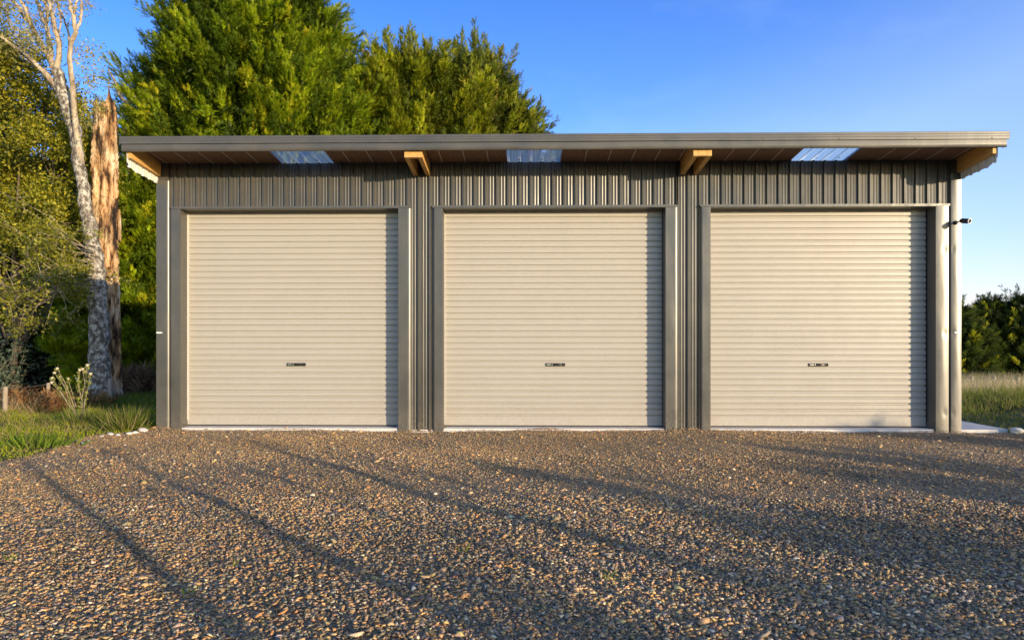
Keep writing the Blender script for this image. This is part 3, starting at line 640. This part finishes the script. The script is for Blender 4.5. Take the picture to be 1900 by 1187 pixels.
# resample for a rough surface
def resamp(P, R, m):
    P = np.array(P); t = np.linspace(0, 1, len(P)); u = np.linspace(0, 1, m); return np.stack([np.interp(u, t, P[:, k]) for k in range(3)], 1), np.interp(u, t, R)
P2, R2 = resamp(P, R, 90); tt = np.linspace(0, 60, 90); P2[:, 0] += .018*np.sin(tt*.9)+.010*np.sin(tt*2.3); R2 = R2*(1+.05*np.sin(tt*1.3)+.05*np.sin(tt*3.1+1)); mb.tube(P2, R2, 18, rough=.10, seed=3)
mb.build('trunk', M['lichen'], root)
limbs = [([(108, 165), (85, 138), (65, 118), (40, 95), (0, 68), (-40, 40)], [0, -.1, -.2, -.3, -.5, -.8], [13, 11, 7, 6, 5, 3]),
         ([(100, 125), (92, 108), (80, 88), (60, 50), (40, 25), (20, -8)], [0, .1, .3, .5, .6, .7], [13, 11, 9, 8, 7, 5]),
         ([(94, 105), (92, 80), (86, 50), (75, 25), (66, -10)], [0, .3, .4, .5, .6], [11, 9, 8, 7, 6]),
         ([(104, 128), (109, 108), (110, 80), (102, 55), (97, 30), (90, -10)], [0, -.1, -.2, -.3, -.4, -.5], [12, 10, 9, 8, 7, 5]),
         ([(86, 52), (88, 25), (80, -8)], [.4, .3, .2], [6, 5, 4]),
         ([(60, 52), (48, 22), (32, -10)], [.5, .2, 0], [7, 6, 5]),
         ([(150, 303), (141, 240), (136, 180), (133, 140), (128, 105), (130, 88), (140, 60), (137, 35), (131, 12), (126, -12)], [0, -.15, -.2, -.25, -.3, -.3, -.4, -.5, -.5, -.6], [12, 11, 10, 9, 8.5, 8, 8, 7, 6, 4]),
         ([(142, 55), (150, 38), (152, 15), (148, -12)], [-.4, -.3, -.2, -.2], [5.5, 5, 4.5, 3]),
         ([(137, 28), (141, 8), (143, -12)], [-.5, -.6, -.7], [4.5, 4, 3]),
         ([(130, 90), (127, 62), (120, 38), (112, 20), (100, -8)], [-.3, -.1, 0, .1, .2], [4.5, 4, 3.2, 2.6, 2]),
         ([(108, 68), (113, 45), (113, 20), (106, -5)], [-.2, 0, .1, .2], [3.5, 3, 2.4, 1.6]),
         ([(60, 110), (30, 88), (8, 84), (-30, 80)], [-.2, .2, .4, .6], [4, 3.2, 2.6, 2])]
tips = []; rr = np.random.default_rng(21)
for j, (pt, dy, wd) in enumerate(limbs):
    m = MB(); P, R = limb(pt, dy, wd); P2, R2 = resamp(P, R, 22); P2 = P2+.018*rr.normal(size=P2.shape)*np.linspace(0, 1, 22)[:, None]
    m.tube(P2, R2, 9, rough=.06, seed=j)
    tp = []
    for q in range(5 if j in (0, 1, 2, 3, 5, 11) else 1):
        i = rr.integers(5, 21); grow(m, P2[i], rr.normal(size=3)+np.array([-.3, 0, .6]), .75, .014, 2, rr, tp, .5, 3, 2)
    if j in (0, 1, 2, 3, 5, 11): tips += tp
    m.build('limb', M['palebark'], root)
tb = []
for (bx, by, br) in [(172, 152, 20), (150, 225, 18), (182, 195, 12), (20, 40, 40), (60, 60, 34), (30, 75, 30), (0, 15, 30), (50, 92, 24), (75, 95, 22), (10, 90, 26)]:
    for _ in range(9): q = np.array(at(bx+rr.normal()*br*.5, by+rr.normal()*br*.5, Yt+rr.normal()*.4))-o_; tb.append((*q, .9))
v, f, c = leaves(np.array(tips+tb), .13, 9000, .062, [(.16, .17, .06), (.46, .40, .11)], seed=5); put('leaf_clusters', np_mesh('leaf_clusters', v, f, c), M['leaf'], root)
# twiggy side growth low on the trunk, bare stems with bright leaf tips
m = MB(); tp = []
for q in range(26):
    y0 = rr.uniform(455, 560); s0 = np.array(at(176, y0, Yt-.2))-o_; e = np.array(at(rr.uniform(35, 150), y0-rr.uniform(-25, 45), Yt-rr.uniform(.3, 1.6)))-o_
    grow(m, s0, e-s0, np.linalg.norm(e-s0)*.85, .014, 2, rr, tp, .35, 4, 2, 0)
m.build('side_shoots', M['palebark'], root)
v, f, c = leaves(np.array(tp), .07, 6500, .07, [(.09, .11, .01), (.34, .31, .03)], seed=6); put('side_leaves', np_mesh('side_leaves', v, f, c), M['leaf'], root)

# broken dead trunk
Ys = 7.3; bs = at(200, 745, Ys); k_ = (Ys+D)/F; sn = tag(empty('broken_tree_trunk', (bs[0], Ys, -.35)), 'broken off orange and grey rotten trunk with a jagged top', 'dead tree'); o2 = np.array([bs[0], Ys, -.35])
nz, na = 120, 48; vs = []; H = at(200, 160, Ys)[2]+.35; rr = np.random.default_rng(9)
jag = np.interp(np.arange(na+1), [0, 3, 7, 10, 12, 14, 17, 20, 25, 28, 31, 34, 37, 39.5, 41, 42, 43, 44.5, 48], [.945, .935, .92, .93, .915, .93, .95, .94, .948, .955, .95, .93, .94, .945, .965, 1.0, .97, .95, .945])
for i in range(nz+1):
    t = i/nz
    for j in range(na):
        a = 2*PI*j/na; z = t*H*jag[j]; py = 745-(z-.35)/k_*1.0
        pyx = 634-(z-.35-EH)/k_
        cx = np.interp(pyx, [160, 250, 400, 560, 745], [197, 196, 196, 205, 207])-200; wd = np.interp(pyx, [160, 200, 300, 400, 560, 745], [33, 38, 43, 44, 32, 38])
        g = 1+.06*math.sin(5*a+z*1.3)+.05*math.sin(9*a-z*2.1)+.07*math.sin(3*a+z*.6)-.22*max(0, math.sin(2.5*a+.35*math.sin(z*1.7)+.4))**14
        g += .045*rr.normal()-.10*max(0, math.sin(7*a+2*math.sin(z*.9)))**6*(.5+.5*math.sin(z*2.3+a)); r_ = wd/2*k_*g
        vs.append((cx*k_+r_*math.cos(a), r_*math.sin(a)*.9, z))
mb = MB(); mb.add(vs, [(i*na+j, i*na+(j+1) % na, (i+1)*na+(j+1) % na, (i+1)*na+j) for i in range(nz) for j in range(na)], 0, False)
top = vs[-na:]; inn = [(x*.6+(-4*k_)*.4, y*.6, z-.35) for x, y, z in top]
mb.add(top+inn, [(j, (j+1) % na, na+(j+1) % na, na+j) for j in range(na)]+[tuple(range(na, 2*na))], 0)
mb.build('snag_wood', M['snag'], sn)
m = MB()
for q in range(7):  # slabs of loose bark still hanging on
    a = rr.uniform(PI, 2*PI); z = rr.uniform(.5, H*.8); L = rr.uniform(.4, 1.3); w = rr.uniform(.05, .14); R_ = .305
    pts = []
    for (da, dz) in [(-w/R_, 0), (-w/R_*.6, L*.5), (-w/R_*.3, L), (w/R_*.4, L*.95), (w/R_, L*.5), (w/R_*.7, -.05)]:
        aa = a+da; pts.append((R_*math.cos(aa), R_*.92*math.sin(aa), z+dz))
    m.add(pts+[(x*.9, y*.9, z) for x, y, z in pts], [tuple(range(6))]+[(k, (k+1) % 6, 6+(k+1) % 6, 6+k) for k in range(6)])
m.build('loose_bark', M['snag'], sn)

# crooked dead branch behind the roof corner
Yd = 11.9; od = np.array([pxx(238, Yd), Yd, -.4]); dt = tag(empty('dead_crooked_tree', tuple(od)), 'crooked leafless grey branch rising between the broken trunk and the huge conifer', 'dead tree')
kd = (Yd+D)/F
mb = MB()
for pts, wd in (([(238, 760), (236, 600), (240, 400), (240, 300), (238, 262), (244, 235), (247, 212), (240, 195), (230, 186), (220, 175), (217, 160), (212, 148), (204, 135), (201, 128)], [16, 14, 12, 11, 10, 9, 7, 6.5, 6.5, 6, 5, 4, 3.4, 2]),
                ([(238, 196), (246, 184), (252, 178)], [5, 4, 2]), ([(240, 262), (230, 240), (226, 226)], [7, 6, 4])):
    P = [np.array(at(x, y, Yd))-od for x, y in pts]; P2, R2 = resamp(P, [w*kd/2 for w in wd], 30); mb.tube(P2, R2, 8, rough=.1)
mb.build('trunk', M['twig'], dt)
print('veg ok')

# ------------------------------------------------------------------ grass, weeds, fences
BV = np.array([(-.5, 0, 0), (.5, 0, 0), (-.38, .12, .45), (.38, .12, .45), (0, .42, 1)], float); BF = np.array([(0, 1, 3), (0, 3, 2), (2, 3, 4)])
def blades(P, h, w, cols, lean=.35, seed=0):
    r = np.random.default_rng(seed); n = len(P); d = norm(np.stack([lean*r.normal(size=n), lean*r.normal(size=n), np.ones(n)], 1))
    S = np.stack([w*(.7+.6*r.random(n)), h, h], 1); ci = r.random(n)[:, None]; cc = mixc(np.array(cols[0])[None], np.array(cols[1])[None], ci)
    if len(cols) > 2: q = r.random(n) < .16; cc[q] = np.array(cols[2])*(.7+.5*r.random((q.sum(), 1)))
    return scat(BV, BF, P, frames(d), S, cc)
def field(n, xr, yr, sel, seed=0, clump=.0):
    r = np.random.default_rng(seed); P = np.stack([r.uniform(*xr, n), r.uniform(*yr, n)], 1); P = P[sel(P[:, 0], P[:, 1])]
    return np.column_stack([P, terrain(P[:, 0], P[:, 1])-.01])
GA, GB, GC = (.17, .25, .010), (.60, .60, .035), (.60, .46, .22)
def edge_sel(x, y): return x < np.where(y < 0, xleft(y)+.03*np.sin(17*y)+.02, -5.1)
P = field(62000, (-11, -5.0), (-3.6, 3.2), edge_sel, 1); cl = .5+.5*np.sin(2.3*P[:, 0]+1.7*P[:, 1])*np.sin(3.1*P[:, 1]-1.3*P[:, 0]); h = (.03+.05*rng.random(len(P)))*(.5+.9*cl)
near = ss(0, .5, np.abs(P[:, 0]-xleft(P[:, 1]))); g1 = blades(P, h*(.45+.55*near), .010, [GA, GB, GC], .55, 2)
P = field(2600, (-10, -5.5), (-2.6, 2.8), edge_sel, 41); g1b = blades(P, .10+.12*rng.random(len(P)), .007, [(.22, .17, .07), (.45, .33, .17)], .7, 3)
P = field(40000, (-19, -5.15), (2.8, 14), lambda x, y: x < -5.2, 4); g2 = blades(P, .08+.16*rng.random(len(P)), .014, [(.06, .11, .012), (.18, .23, .03), (.25, .19, .10)], .5, 5)
P = field(16000, (-30, -14), (0, 22), lambda x, y: x < -5.2, 14); g3 = blades(P, .2+.25*rng.random(len(P)), .02, [(.04, .075, .012), (.12, .16, .03), (.25, .19, .10)], .5, 5)
v, f, c = join([g1, g1b, g2, g3]); tag(put('verge_grass', np_mesh('verge_grass', v, f, c), M['grass']), kind='stuff', label='sunlit green grass verge left of the gravel', cat='grass')
# right side: short dark turf by the path, then green tussock, then tall straw coloured grass
def rs(x, y): return (x > 6.62) | (y > 7.4)
P = field(26000, (6.0, 17), (.05, 5.2), lambda x, y: (x > 6.66), 6); q1 = blades(P, .03+.07*rng.random(len(P)), .010, [(.09, .12, .02), (.22, .22, .06), (.34, .26, .13)], .6, 7)
P = field(24000, (6.6, 20), (3.2, 7.0), rs, 8); q2 = blades(P, .16+.26*rng.random(len(P))*ss(3.0, 4.8, P[:, 1]), .013, [(.14, .17, .04), (.34, .32, .10), (.40, .32, .18)], .45, 9)
P = field(42000, (6.6, 27), (6.4, 17.5), rs, 10); q3 = blades(P, .20+.42*rng.random(len(P))**1.4, .013, [(.50, .36, .25), (.78, .60, .44), (.26, .25, .09)], .35, 11)
v, f, c = join([q1, q2, q3]); tag(put('paddock_grass', np_mesh('paddock_grass', v, f, c), M['grass']), kind='stuff', label='green tussock running back into tall straw coloured grass right of the shed', cat='grass')
P = field(22000, (12, 46), (17.5, 29), rs, 12); v, f, c = blades(P, .35+.4*rng.random(len(P)), .02, [(.30, .24, .16), (.52, .42, .31), (.14, .17, .05)], .35, 13)
tag(put('far_dry_grass', np_mesh('far_dry_grass', v, f, c), M['grass']), kind='stuff', label='far band of dry grass in front of the conifer belt', cat='grass')
# dry bracken
def pt(px, py, Y): x = at(px, py, Y)[0]; return (x, Y, float(terrain(x, Y)))
r = np.random.default_rng(5); n = 260; Pb = np.stack([r.uniform(pxx(-60, 3.6), pxx(160, 3.6), n), r.uniform(3.0, 4.6, n)], 1); Pb = np.column_stack([Pb, terrain(Pb[:, 0], Pb[:, 1])-.02])
d = norm(np.stack([.8*r.normal(size=n), .5*r.normal(size=n), np.full(n, .8)], 1)); S = .22+.26*r.random(n)
cb = mixc(np.array((.16, .07, .03))[None], np.array((.46, .26, .12))[None], r.random((n, 1))); FB = frond(77, 8, .10, .30)
b1 = scat(FB[0], FB[1], Pb, frames(d), S, cb)
n = 900; Pc = np.column_stack([r.uniform(pxx(-60, 3.4), pxx(120, 3.4), n), r.uniform(2.6, 4.2, n)]); Pc = np.column_stack([Pc, terrain(Pc[:, 0], Pc[:, 1])]); b2 = blades(Pc, .12+.26*r.random(n), .010, [(.45, .30, .16), (.60, .44, .28)], .6, 15)
n = 160; Pd = np.column_stack([r.uniform(pxx(225, 9), pxx(300, 9), n), r.uniform(7.5, 9.5, n)]); Pd = np.column_stack([Pd, terrain(Pd[:, 0], Pd[:, 1])]); d = norm(np.stack([.5*r.normal(size=n), .4*r.normal(size=n), np.ones(n)], 1))
b3 = scat(FB[0], FB[1], Pd, frames(d), .5+.5*r.random(n), mixc(np.array((.10, .06, .04))[None], np.array((.32, .22, .15))[None], r.random((n, 1))))
v, f, c = join([b1, b2, b3]); tag(put('dry_bracken', np_mesh('dry_bracken', v, f, c), M['grass']), kind='stuff', label='rusty brown dead bracken by the fence wire at the left', cat='bracken')
# tall thistly weeds
def weed(name, label, px, py, Y, tops, seed):
    b = np.array(at(px, py, Y)); b[2] = float(terrain(b[0], Y)); rt = tag(empty(name, tuple(b)), label, 'weed', 'tall flowering weeds on the verge'); r = np.random.default_rng(seed)
    m = MB(); lv = []; hd = []
    for (tx, ty) in tops:
        e = np.array(at(tx, ty, Y+r.normal()*.08))-b; P = [np.zeros(3), e*.35+np.array([.02*r.normal(), 0, -.0]), e*.7+np.array([.03*r.normal(), .02, .02]), e]; P2, _ = resamp(P, [1, 1, 1, 1], 12)
        m.tube(P2, np.linspace(.008, .003, 12), 5); hd.append(e)
        for i in range(3, 12):
            for _ in range(4): lv.append(P2[i]+.022*r.normal(size=3))
    m.build('stem', M['post'], rt); lv = np.array(lv)
    v, f, c = scat(LV, LFc, lv, frames(norm(r.normal(size=lv.shape)+np.array([0, 0, .8]))), .03+.035*r.random(len(lv)), mixc(np.array((.10, .13, .02))[None], np.array((.30, .32, .06))[None], r.random((len(lv), 1))))
    put('leaves', np_mesh('leaves', v, f, c), M['leaf'], rt)
    for e in hd: m = MB(); m.lathe([(.0, -.02), (.016, -.012), (.020, .0), (.028, .018), (.0, .024)], e, (.1, .05, 1), 9); m.build('flower_head', M['petal'], rt)
M['petal'] = plain('pale_seed_head', (.52, .46, .32), .8)
weed('weed_plant', 'leaning leafy weed with pale seed heads, left of the two beside the trunk', 148, 765, .9, [(106, 684), (101, 692), (97, 702), (96, 710), (126, 703), (112, 700)], 1)
weed('weed_plant', 'upright leafy weed with pale seed heads right before the pale trunk', 155, 772, .8, [(162, 678), (148, 687), (153, 685), (143, 703), (168, 694), (158, 690)], 2)
# tufts
def tuft(px, py, label, n, h, cols, seed, group='grass tufts on the verge', w=.009, sp=.16):
    Y = -D+EH*F/(py-634); x, y_, _ = at(px, py, Y); r = np.random.default_rng(seed); P = np.column_stack([x+sp*r.normal(size=n)*.5, Y+sp*.5*r.normal(size=n), np.zeros(n)]); b = np.array([x, Y, 0]); P -= b
    v, f, c = blades(P, h*(.5+.6*r.random(n)), w, cols, .45, seed); o = put('grass_tuft', np_mesh('grass_tuft', v, f, c), M['grass']); o.location = (x, Y, float(terrain(x, Y)) if x < xleft(Y) else 0.01); return tag(o, label, 'grass tuft', group)
tuft(232, 798, 'round tussock with straw seed stems beside the shed corner', 520, .34, [(.09, .13, .02), (.26, .28, .05), (.50, .36, .2)], 1, sp=.28)
tuft(150, 790, 'green tussock below the two tall weeds', 420, .26, [(.08, .13, .02), (.24, .30, .04), (.45, .34, .18)], 2, sp=.34)
tuft(60, 832, 'broad leaved clump at the gravel edge, far left', 260, .16, [(.10, .17, .02), (.26, .34, .04)], 3, w=.02, sp=.3)
SP = 'tiny weeds sprouting in the gravel'
for i, (px, py, lb) in enumerate([(430, 1056, 'starry little grass sprig in the gravel, left foreground'), (349, 1108, 'single upright green sprig in the gravel, nearest the bottom left'), (17, 1052, 'lone green blade sprig by the left edge of the gravel'),
                                  (858, 1026, 'small green sprig in the gravel near the middle'), (1128, 1075, 'faint green sprig in the dark gravel right of the middle')]):
    o = tuft(px, py, lb, 9, .06, [(.16, .24, .03), (.34, .40, .06)], 50+i, SP, .005, .03); o.name = 'weed_sprig'; o['category'] = 'weed'
# white edging stones
def rock(px, py, w, label, seed, col=(.62, .57, .48)):
    Y = -D+EH*F/(py-634); x = at(px, py, Y)[0]; r = np.random.default_rng(seed)
    import bmesh
    bm = bmesh.new(); bmesh.ops.create_icosphere(bm, subdivisions=3, radius=1)
    ph = r.random(6)*6
    for v_ in bm.verts:
        p = v_.co; k = 1+.16*math.sin(2.3*p.x+ph[0])*math.sin(2.1*p.y+ph[1])+.13*math.sin(3.7*p.z+ph[2]+2*p.x)+.05*math.sin(7*p.x+ph[3])*math.sin(6*p.y+5*p.z)
        v_.co = p*k
    me = bpy.data.meshes.new('rock'); bm.to_mesh(me); bm.free(); me.polygons.foreach_set('use_smooth', [True]*len(me.polygons))
    o = put('edging_stone', me, M['rock']); o.location = (x, Y, w*.16); o.scale = (w*.52, w*.40, w*.30); o.rotation_euler = (.1*r.normal(), .1*r.normal(), r.random()*.8-.4)
    return tag(o, label, 'stone', 'pale stones edging the gravel')
M['rock'] = plain('pale_stone', (.66, .61, .52), .8)
for i, (px, py, w, lb) in enumerate([(266, 804, 18, 'largest pale stone, nearest the shed corner on the gravel edge'), (250, 807, 13, 'pale stone second from the shed in the edging row'), (238, 809.5, 12, 'pinkish pale stone third from the shed in the edging row'),
                                    (219, 811, 11, 'small white stone in the middle of the edging row'), (205, 810, 14, 'flat pale stone fifth from the shed in the edging row'), (189, 813.5, 10, 'last stone at the left end of the edging row'),
                                    (155, 826, 8, 'tiny white stone alone on the gravel edge left of the row'), (165, 821, 6, 'tiny tan stone between the lone white one and the row')]):
    rock(px, py, w*(EH*F/(py-634))/F, lb, 60+i)
rock(1886, 800, .16, 'grey rough stone at the right edge beside the path end', 80).name = 'field_stone'
rock(437, 797.5, .05, 'small round tan pebble against the first door threshold', 81)
# left fence
fr_ = tag(empty('wire_fence', (pxx(5, 3.2), 3.2, 0)), 'low wire fence with weathered posts in the bracken at the far left', 'fence'); of = np.array(fr_.location)
def post(x, y, z0, z1, r_, parent, o, tilt=0):
    m = MB(); m.tube([(0, 0, z0), (tilt*.5, 0, (z0+z1)/2), (tilt, 0, z1-.01), (tilt, 0, z1)], [r_, r_*.97, r_*.95, r_*.8], 9, rough=.05); return m.build('post', M['post'], parent, tuple(np.array([x, y, 0])-o))
lp = [(8, 717, 2.5, .042), (88, 710, 4.9, .04), (-75, 728, 1.2, .045)]
tops_ = []
for px, py, Y, r_ in lp[:3]:
    x, _, z = at(px, py, Y); post(x, Y, -.8, z, r_, fr_, of, .02); tops_.append((x, Y, z))
a = sorted(tops_); m = MB()
for dz in (-.03, -.22):
    for q in range(2):
        p, w = np.array(a[q]), np.array(a[q+1]); m.tube([p+np.array([0, -.04, dz])-of+(w-p)*t+np.array([0, 0, -.02*math.sin(PI*t)]) for t in np.linspace(0, 1, 7)], [.0035 if dz < -.1 else .006]*7, 5)
m.build('wire', M['wire'], fr_)
# fence at the back left and far right
fb = tag(empty('back_fence', (pxx(280, 10.2), 10.2, -.4)), 'weathered post and wire fence in the shade between the trunks and the shed', 'fence'); ob = np.array(fb.location)
tp_ = []
for px, py, Y, r_ in [(279, 690, 10.2, .10), (204, 702, 6.2, .05), (330, 690, 11.5, .06)]:
    x, _, z = at(px, py, Y); post(x, Y, -.7, z, r_, fb, ob)
    tp_.append((x, Y, z))
m = MB()
for dz in (-.1, -.35, -.6):
    P = [np.array(p)+np.array([0, 0, dz])-ob for p in (tp_[1], tp_[0], tp_[2])]; m.tube(P, [.004]*3, 4)
m.build('wire', M['wire'], fb)
ff = tag(empty('paddock_fence', (pxx(1845, 17), 17, -1)), 'post and wire fence standing in the dry grass before the right conifers', 'fence'); og = np.array(ff.location)
tp_ = []
for px, py in [(1700, 700), (1752, 700), (1803, 701), (1845, 701), (1888, 704), (1935, 706), (1985, 708)]:
    x, _, z = at(px, py, 17.5); post(x, 17.5, -1.3, z+.06, .07, ff, og, .02*random.uniform(-1, 1)); tp_.append((x, 17.5, z))
m = MB()
for dz in (-.08, -.3, -.5, -.7): m.tube([np.array(p)+np.array([0, -.06, dz])-og for p in tp_], [.005]*len(tp_), 4)
m.build('wire', M['wire'], ff)
# blue-green shrub, low left edge
rt = tag(empty('shaded_shrub', (pxx(-45, 7.5), 7.5, -1.0)), 'dull blue green shrub in the shade at the lower left edge', 'shrub'); m = MB(); tp = []; r = np.random.default_rng(31)
for q in range(16): grow(m, (0, 0, 0), r.normal(size=3)*.5+np.array([0, 0, 1.]), 1.0+.5*r.random(), .02, 2, r, tp, .4, 4, 2)
m.build('stem', M['twig'], rt); v, f, c = leaves(np.array(tp), .10, 5000, .08, [(.05, .08, .05), (.14, .18, .12)], seed=8); put('leaves', np_mesh('leaves', v, f, c), M['leaf'], rt)

# ------------------------------------------------------------------ behind the viewer: hedge and saplings whose shade falls on the yard
r = np.random.default_rng(77)
n = 1800; t = r.random(n); off = r.normal(size=n)*.5; hx, hy = np.array([10.6, -19.0]), np.array([20.5, -9.5])
c0 = hx[None]+(hy-hx)[None]*t[:, None]; top = 1.62+.20*np.sin(t*31)+.14*np.sin(t*77+1)+.30*ss(0, .12, t)+.10*ss(.5, 1, t)
z = top*(r.random(n)**.55); P = np.column_stack([c0+off[:, None]*np.array([.7, -.7]), z]); d = norm(r.normal(size=(n, 3))+np.array([0, 0, .7]))
kk = r.integers(0, 4, n); parts = [scat(FRP[j][0], FRP[j][1], P[kk == j], frames(d[kk == j]), .22+.25*r.random((kk == j).sum()), mixc(np.array(DK)[None], np.array(G2)[None]*.6, r.random(((kk == j).sum(), 1)))) for j in range(4)]
v, f, c = join(parts); tag(put('hedge', np_mesh('hedge', v, f, c), M['leaf']), kind='stuff', label='low loose hedge along the far side of the yard, behind the viewer', cat='hedge')
SD = np.array([math.sin(SUN_AZ), -math.cos(SUN_AZ)]); PD = np.array([math.cos(SUN_AZ), math.sin(SUN_AZ)])
def sapling(x, y, h, rad, seed):
    rt = tag(empty('bare_sapling', (x, y, 0)), 'slender leafless sapling behind the viewer, casting a long shadow on the gravel', 'tree', 'bare saplings behind the viewer'); r = np.random.default_rng(seed); m = MB(); P = [(0, 0, -.1), (.03*r.normal(), 0, h*.33), (.05*r.normal(), 0, h*.66), (.04*r.normal(), 0, h)]
    rad *= 1.0; m.tube(P, [rad, rad*.9, rad*.75, rad*.3], 8); 
    for q in range(9): zz = h*r.uniform(.45, .95); grow(m, (0, 0, zz), np.array([r.normal(), r.normal(), .8]), .45, .010, 1, r, [], .3, 3, 2)
    m.build('trunk', M['bark'], rt)
SD = np.array([math.sin(SUN_AZ), -math.cos(SUN_AZ)])
for i, ((gx, gy), Ls, h, rad) in enumerate([((-5.28, -2.27), 19, 2.55, .075), ((-4.76, -1.72), 18.5, 2.45, .075), ((-3.95, -1.45), 17.5, 2.4, .035), ((-3.35, -1.15), 18.5, 2.5, .095), ((-2.1, -1.9), 17, 2.2, .04)]):
    p = np.array([gx, gy])+SD*Ls*.66; sapling(p[0], p[1], h*.66, rad*.85, i)

# ------------------------------------------------------------------ sky, sun, camera
w = bpy.data.worlds.new('World'); sc.world = w; w.use_nodes = True; nt = w.node_tree; bg = nt.nodes['Background']
sk = nt.nodes.new('ShaderNodeTexSky'); sk.sky_type = 'NISHITA'; sk.sun_disc = False; sk.sun_elevation = SUN_EL; sk.sun_rotation = PI-SUN_AZ
sk.air_density = 1.0; sk.dust_density = .3; sk.ozone_density = 3.0; sk.altitude = 0
tc = nt.nodes.new('ShaderNodeTexCoord')
hs = nt.nodes.new('ShaderNodeHueSaturation'); hs.inputs['Saturation'].default_value = 1.0; hs.inputs['Value'].default_value = 1.0; nt.links.new(sk.outputs[0], hs.inputs['Color'])
# faint high cirrus
mp = nt.nodes.new('ShaderNodeMapping'); mp.inputs['Scale'].default_value = (1.2, 1.2, 3.0); mp.inputs['Rotation'].default_value = (.2, .3, .5); nt.links.new(tc.outputs['Generated'], mp.inputs[0])
cn = noise_node(nt, 2.2, 7, mp.outputs[0], .6); cr = ramp(nt, cn.outputs['Fac'], [(.54, (0, 0, 0)), (.85, (.14, .14, .14))])
cm = nt.nodes.new('ShaderNodeMix'); cm.data_type = 'RGBA'; nt.links.new(cr.outputs[0], cm.inputs[0]); sx = nt.nodes.new('ShaderNodeSeparateXYZ'); nt.links.new(tc.outputs['Generated'], sx.inputs[0])
m1 = nt.nodes.new('ShaderNodeMath'); m1.operation = 'MULTIPLY_ADD'; m1.inputs[1].default_value = -.22; nt.links.new(sx.outputs[0], m1.inputs[0]); nt.links.new(sx.outputs[2], m1.inputs[2])
m0 = m1; m1 = nt.nodes.new('ShaderNodeMath'); m1.operation = 'MULTIPLY_ADD'; m1.inputs[1].default_value = .30; nt.links.new(sx.outputs[1], m1.inputs[0]); nt.links.new(m0.outputs[0], m1.inputs[2])
m0 = m1; m1 = nt.nodes.new('ShaderNodeMath'); m1.operation = 'ADD'; m1.inputs[1].default_value = .18; nt.links.new(m0.outputs[0], m1.inputs[0])
tr_ = ramp(nt, m1.outputs[0], [(0.0, (1.0, .95, .84)), (.20, (1.0, .93, .88)), (.33, (1.0, .79, 1.0)), (.60, (1.12, .90, 1.0)), (.77, (.50, .62, 1.0)), (.94, (.30, .48, .80)), (1.0, (.36, .45, .62))]) 
mt = nt.nodes.new('ShaderNodeMix'); mt.data_type = 'RGBA'; mt.blend_type = 'MULTIPLY'; mt.inputs[0].default_value = 1; nt.links.new(hs.outputs[0], mt.inputs[6]); nt.links.new(tr_.outputs[0], mt.inputs[7])
mt.clamp_result = False
m3 = nt.nodes.new('ShaderNodeMix'); m3.data_type = 'RGBA'; m3.blend_type = 'MULTIPLY'; m3.inputs[0].default_value = 1; nt.links.new(mt.outputs[2], m3.inputs[6]); m3.inputs[7].default_value = (1.7, 1.7, 1.75, 1)
nt.links.new(m3.outputs[2], cm.inputs[6]); cm.inputs[7].default_value = (3.6, 4.2, 5.0, 1)
nt.links.new(cm.outputs[2], bg.inputs[0]); bg.inputs[1].default_value = .15
sl = bpy.data.lights.new('sun', 'SUN'); sl.energy = 3.3; sl.angle = math.radians(.5); sl.color = (1.0, .79, .51)
so = bpy.data.objects.new('sun', sl); link(so)
from mathutils import Vector
so.rotation_euler = Vector(SUN).to_track_quat('Z', 'Y').to_euler(); so.location = (10, -10, 5)
cd = bpy.data.cameras.new('camera'); cam = bpy.data.objects.new('camera', cd); link(cam); sc.camera = cam
cam.location = (0, -D, EH); cam.rotation_euler = (PI/2, 0, TH); cd.sensor_width = 36; cd.lens = F/1900*36; cd.shift_y = (634-593.5)/1900; cd.clip_end = 2000; cd.clip_start = .05
sc.view_settings.view_transform = 'Standard'; sc.view_settings.look = 'None'; sc.view_settings.exposure = 0.9; sc.view_settings.gamma = 1
sc.cycles.max_bounces = 6; sc.cycles.use_denoising = True
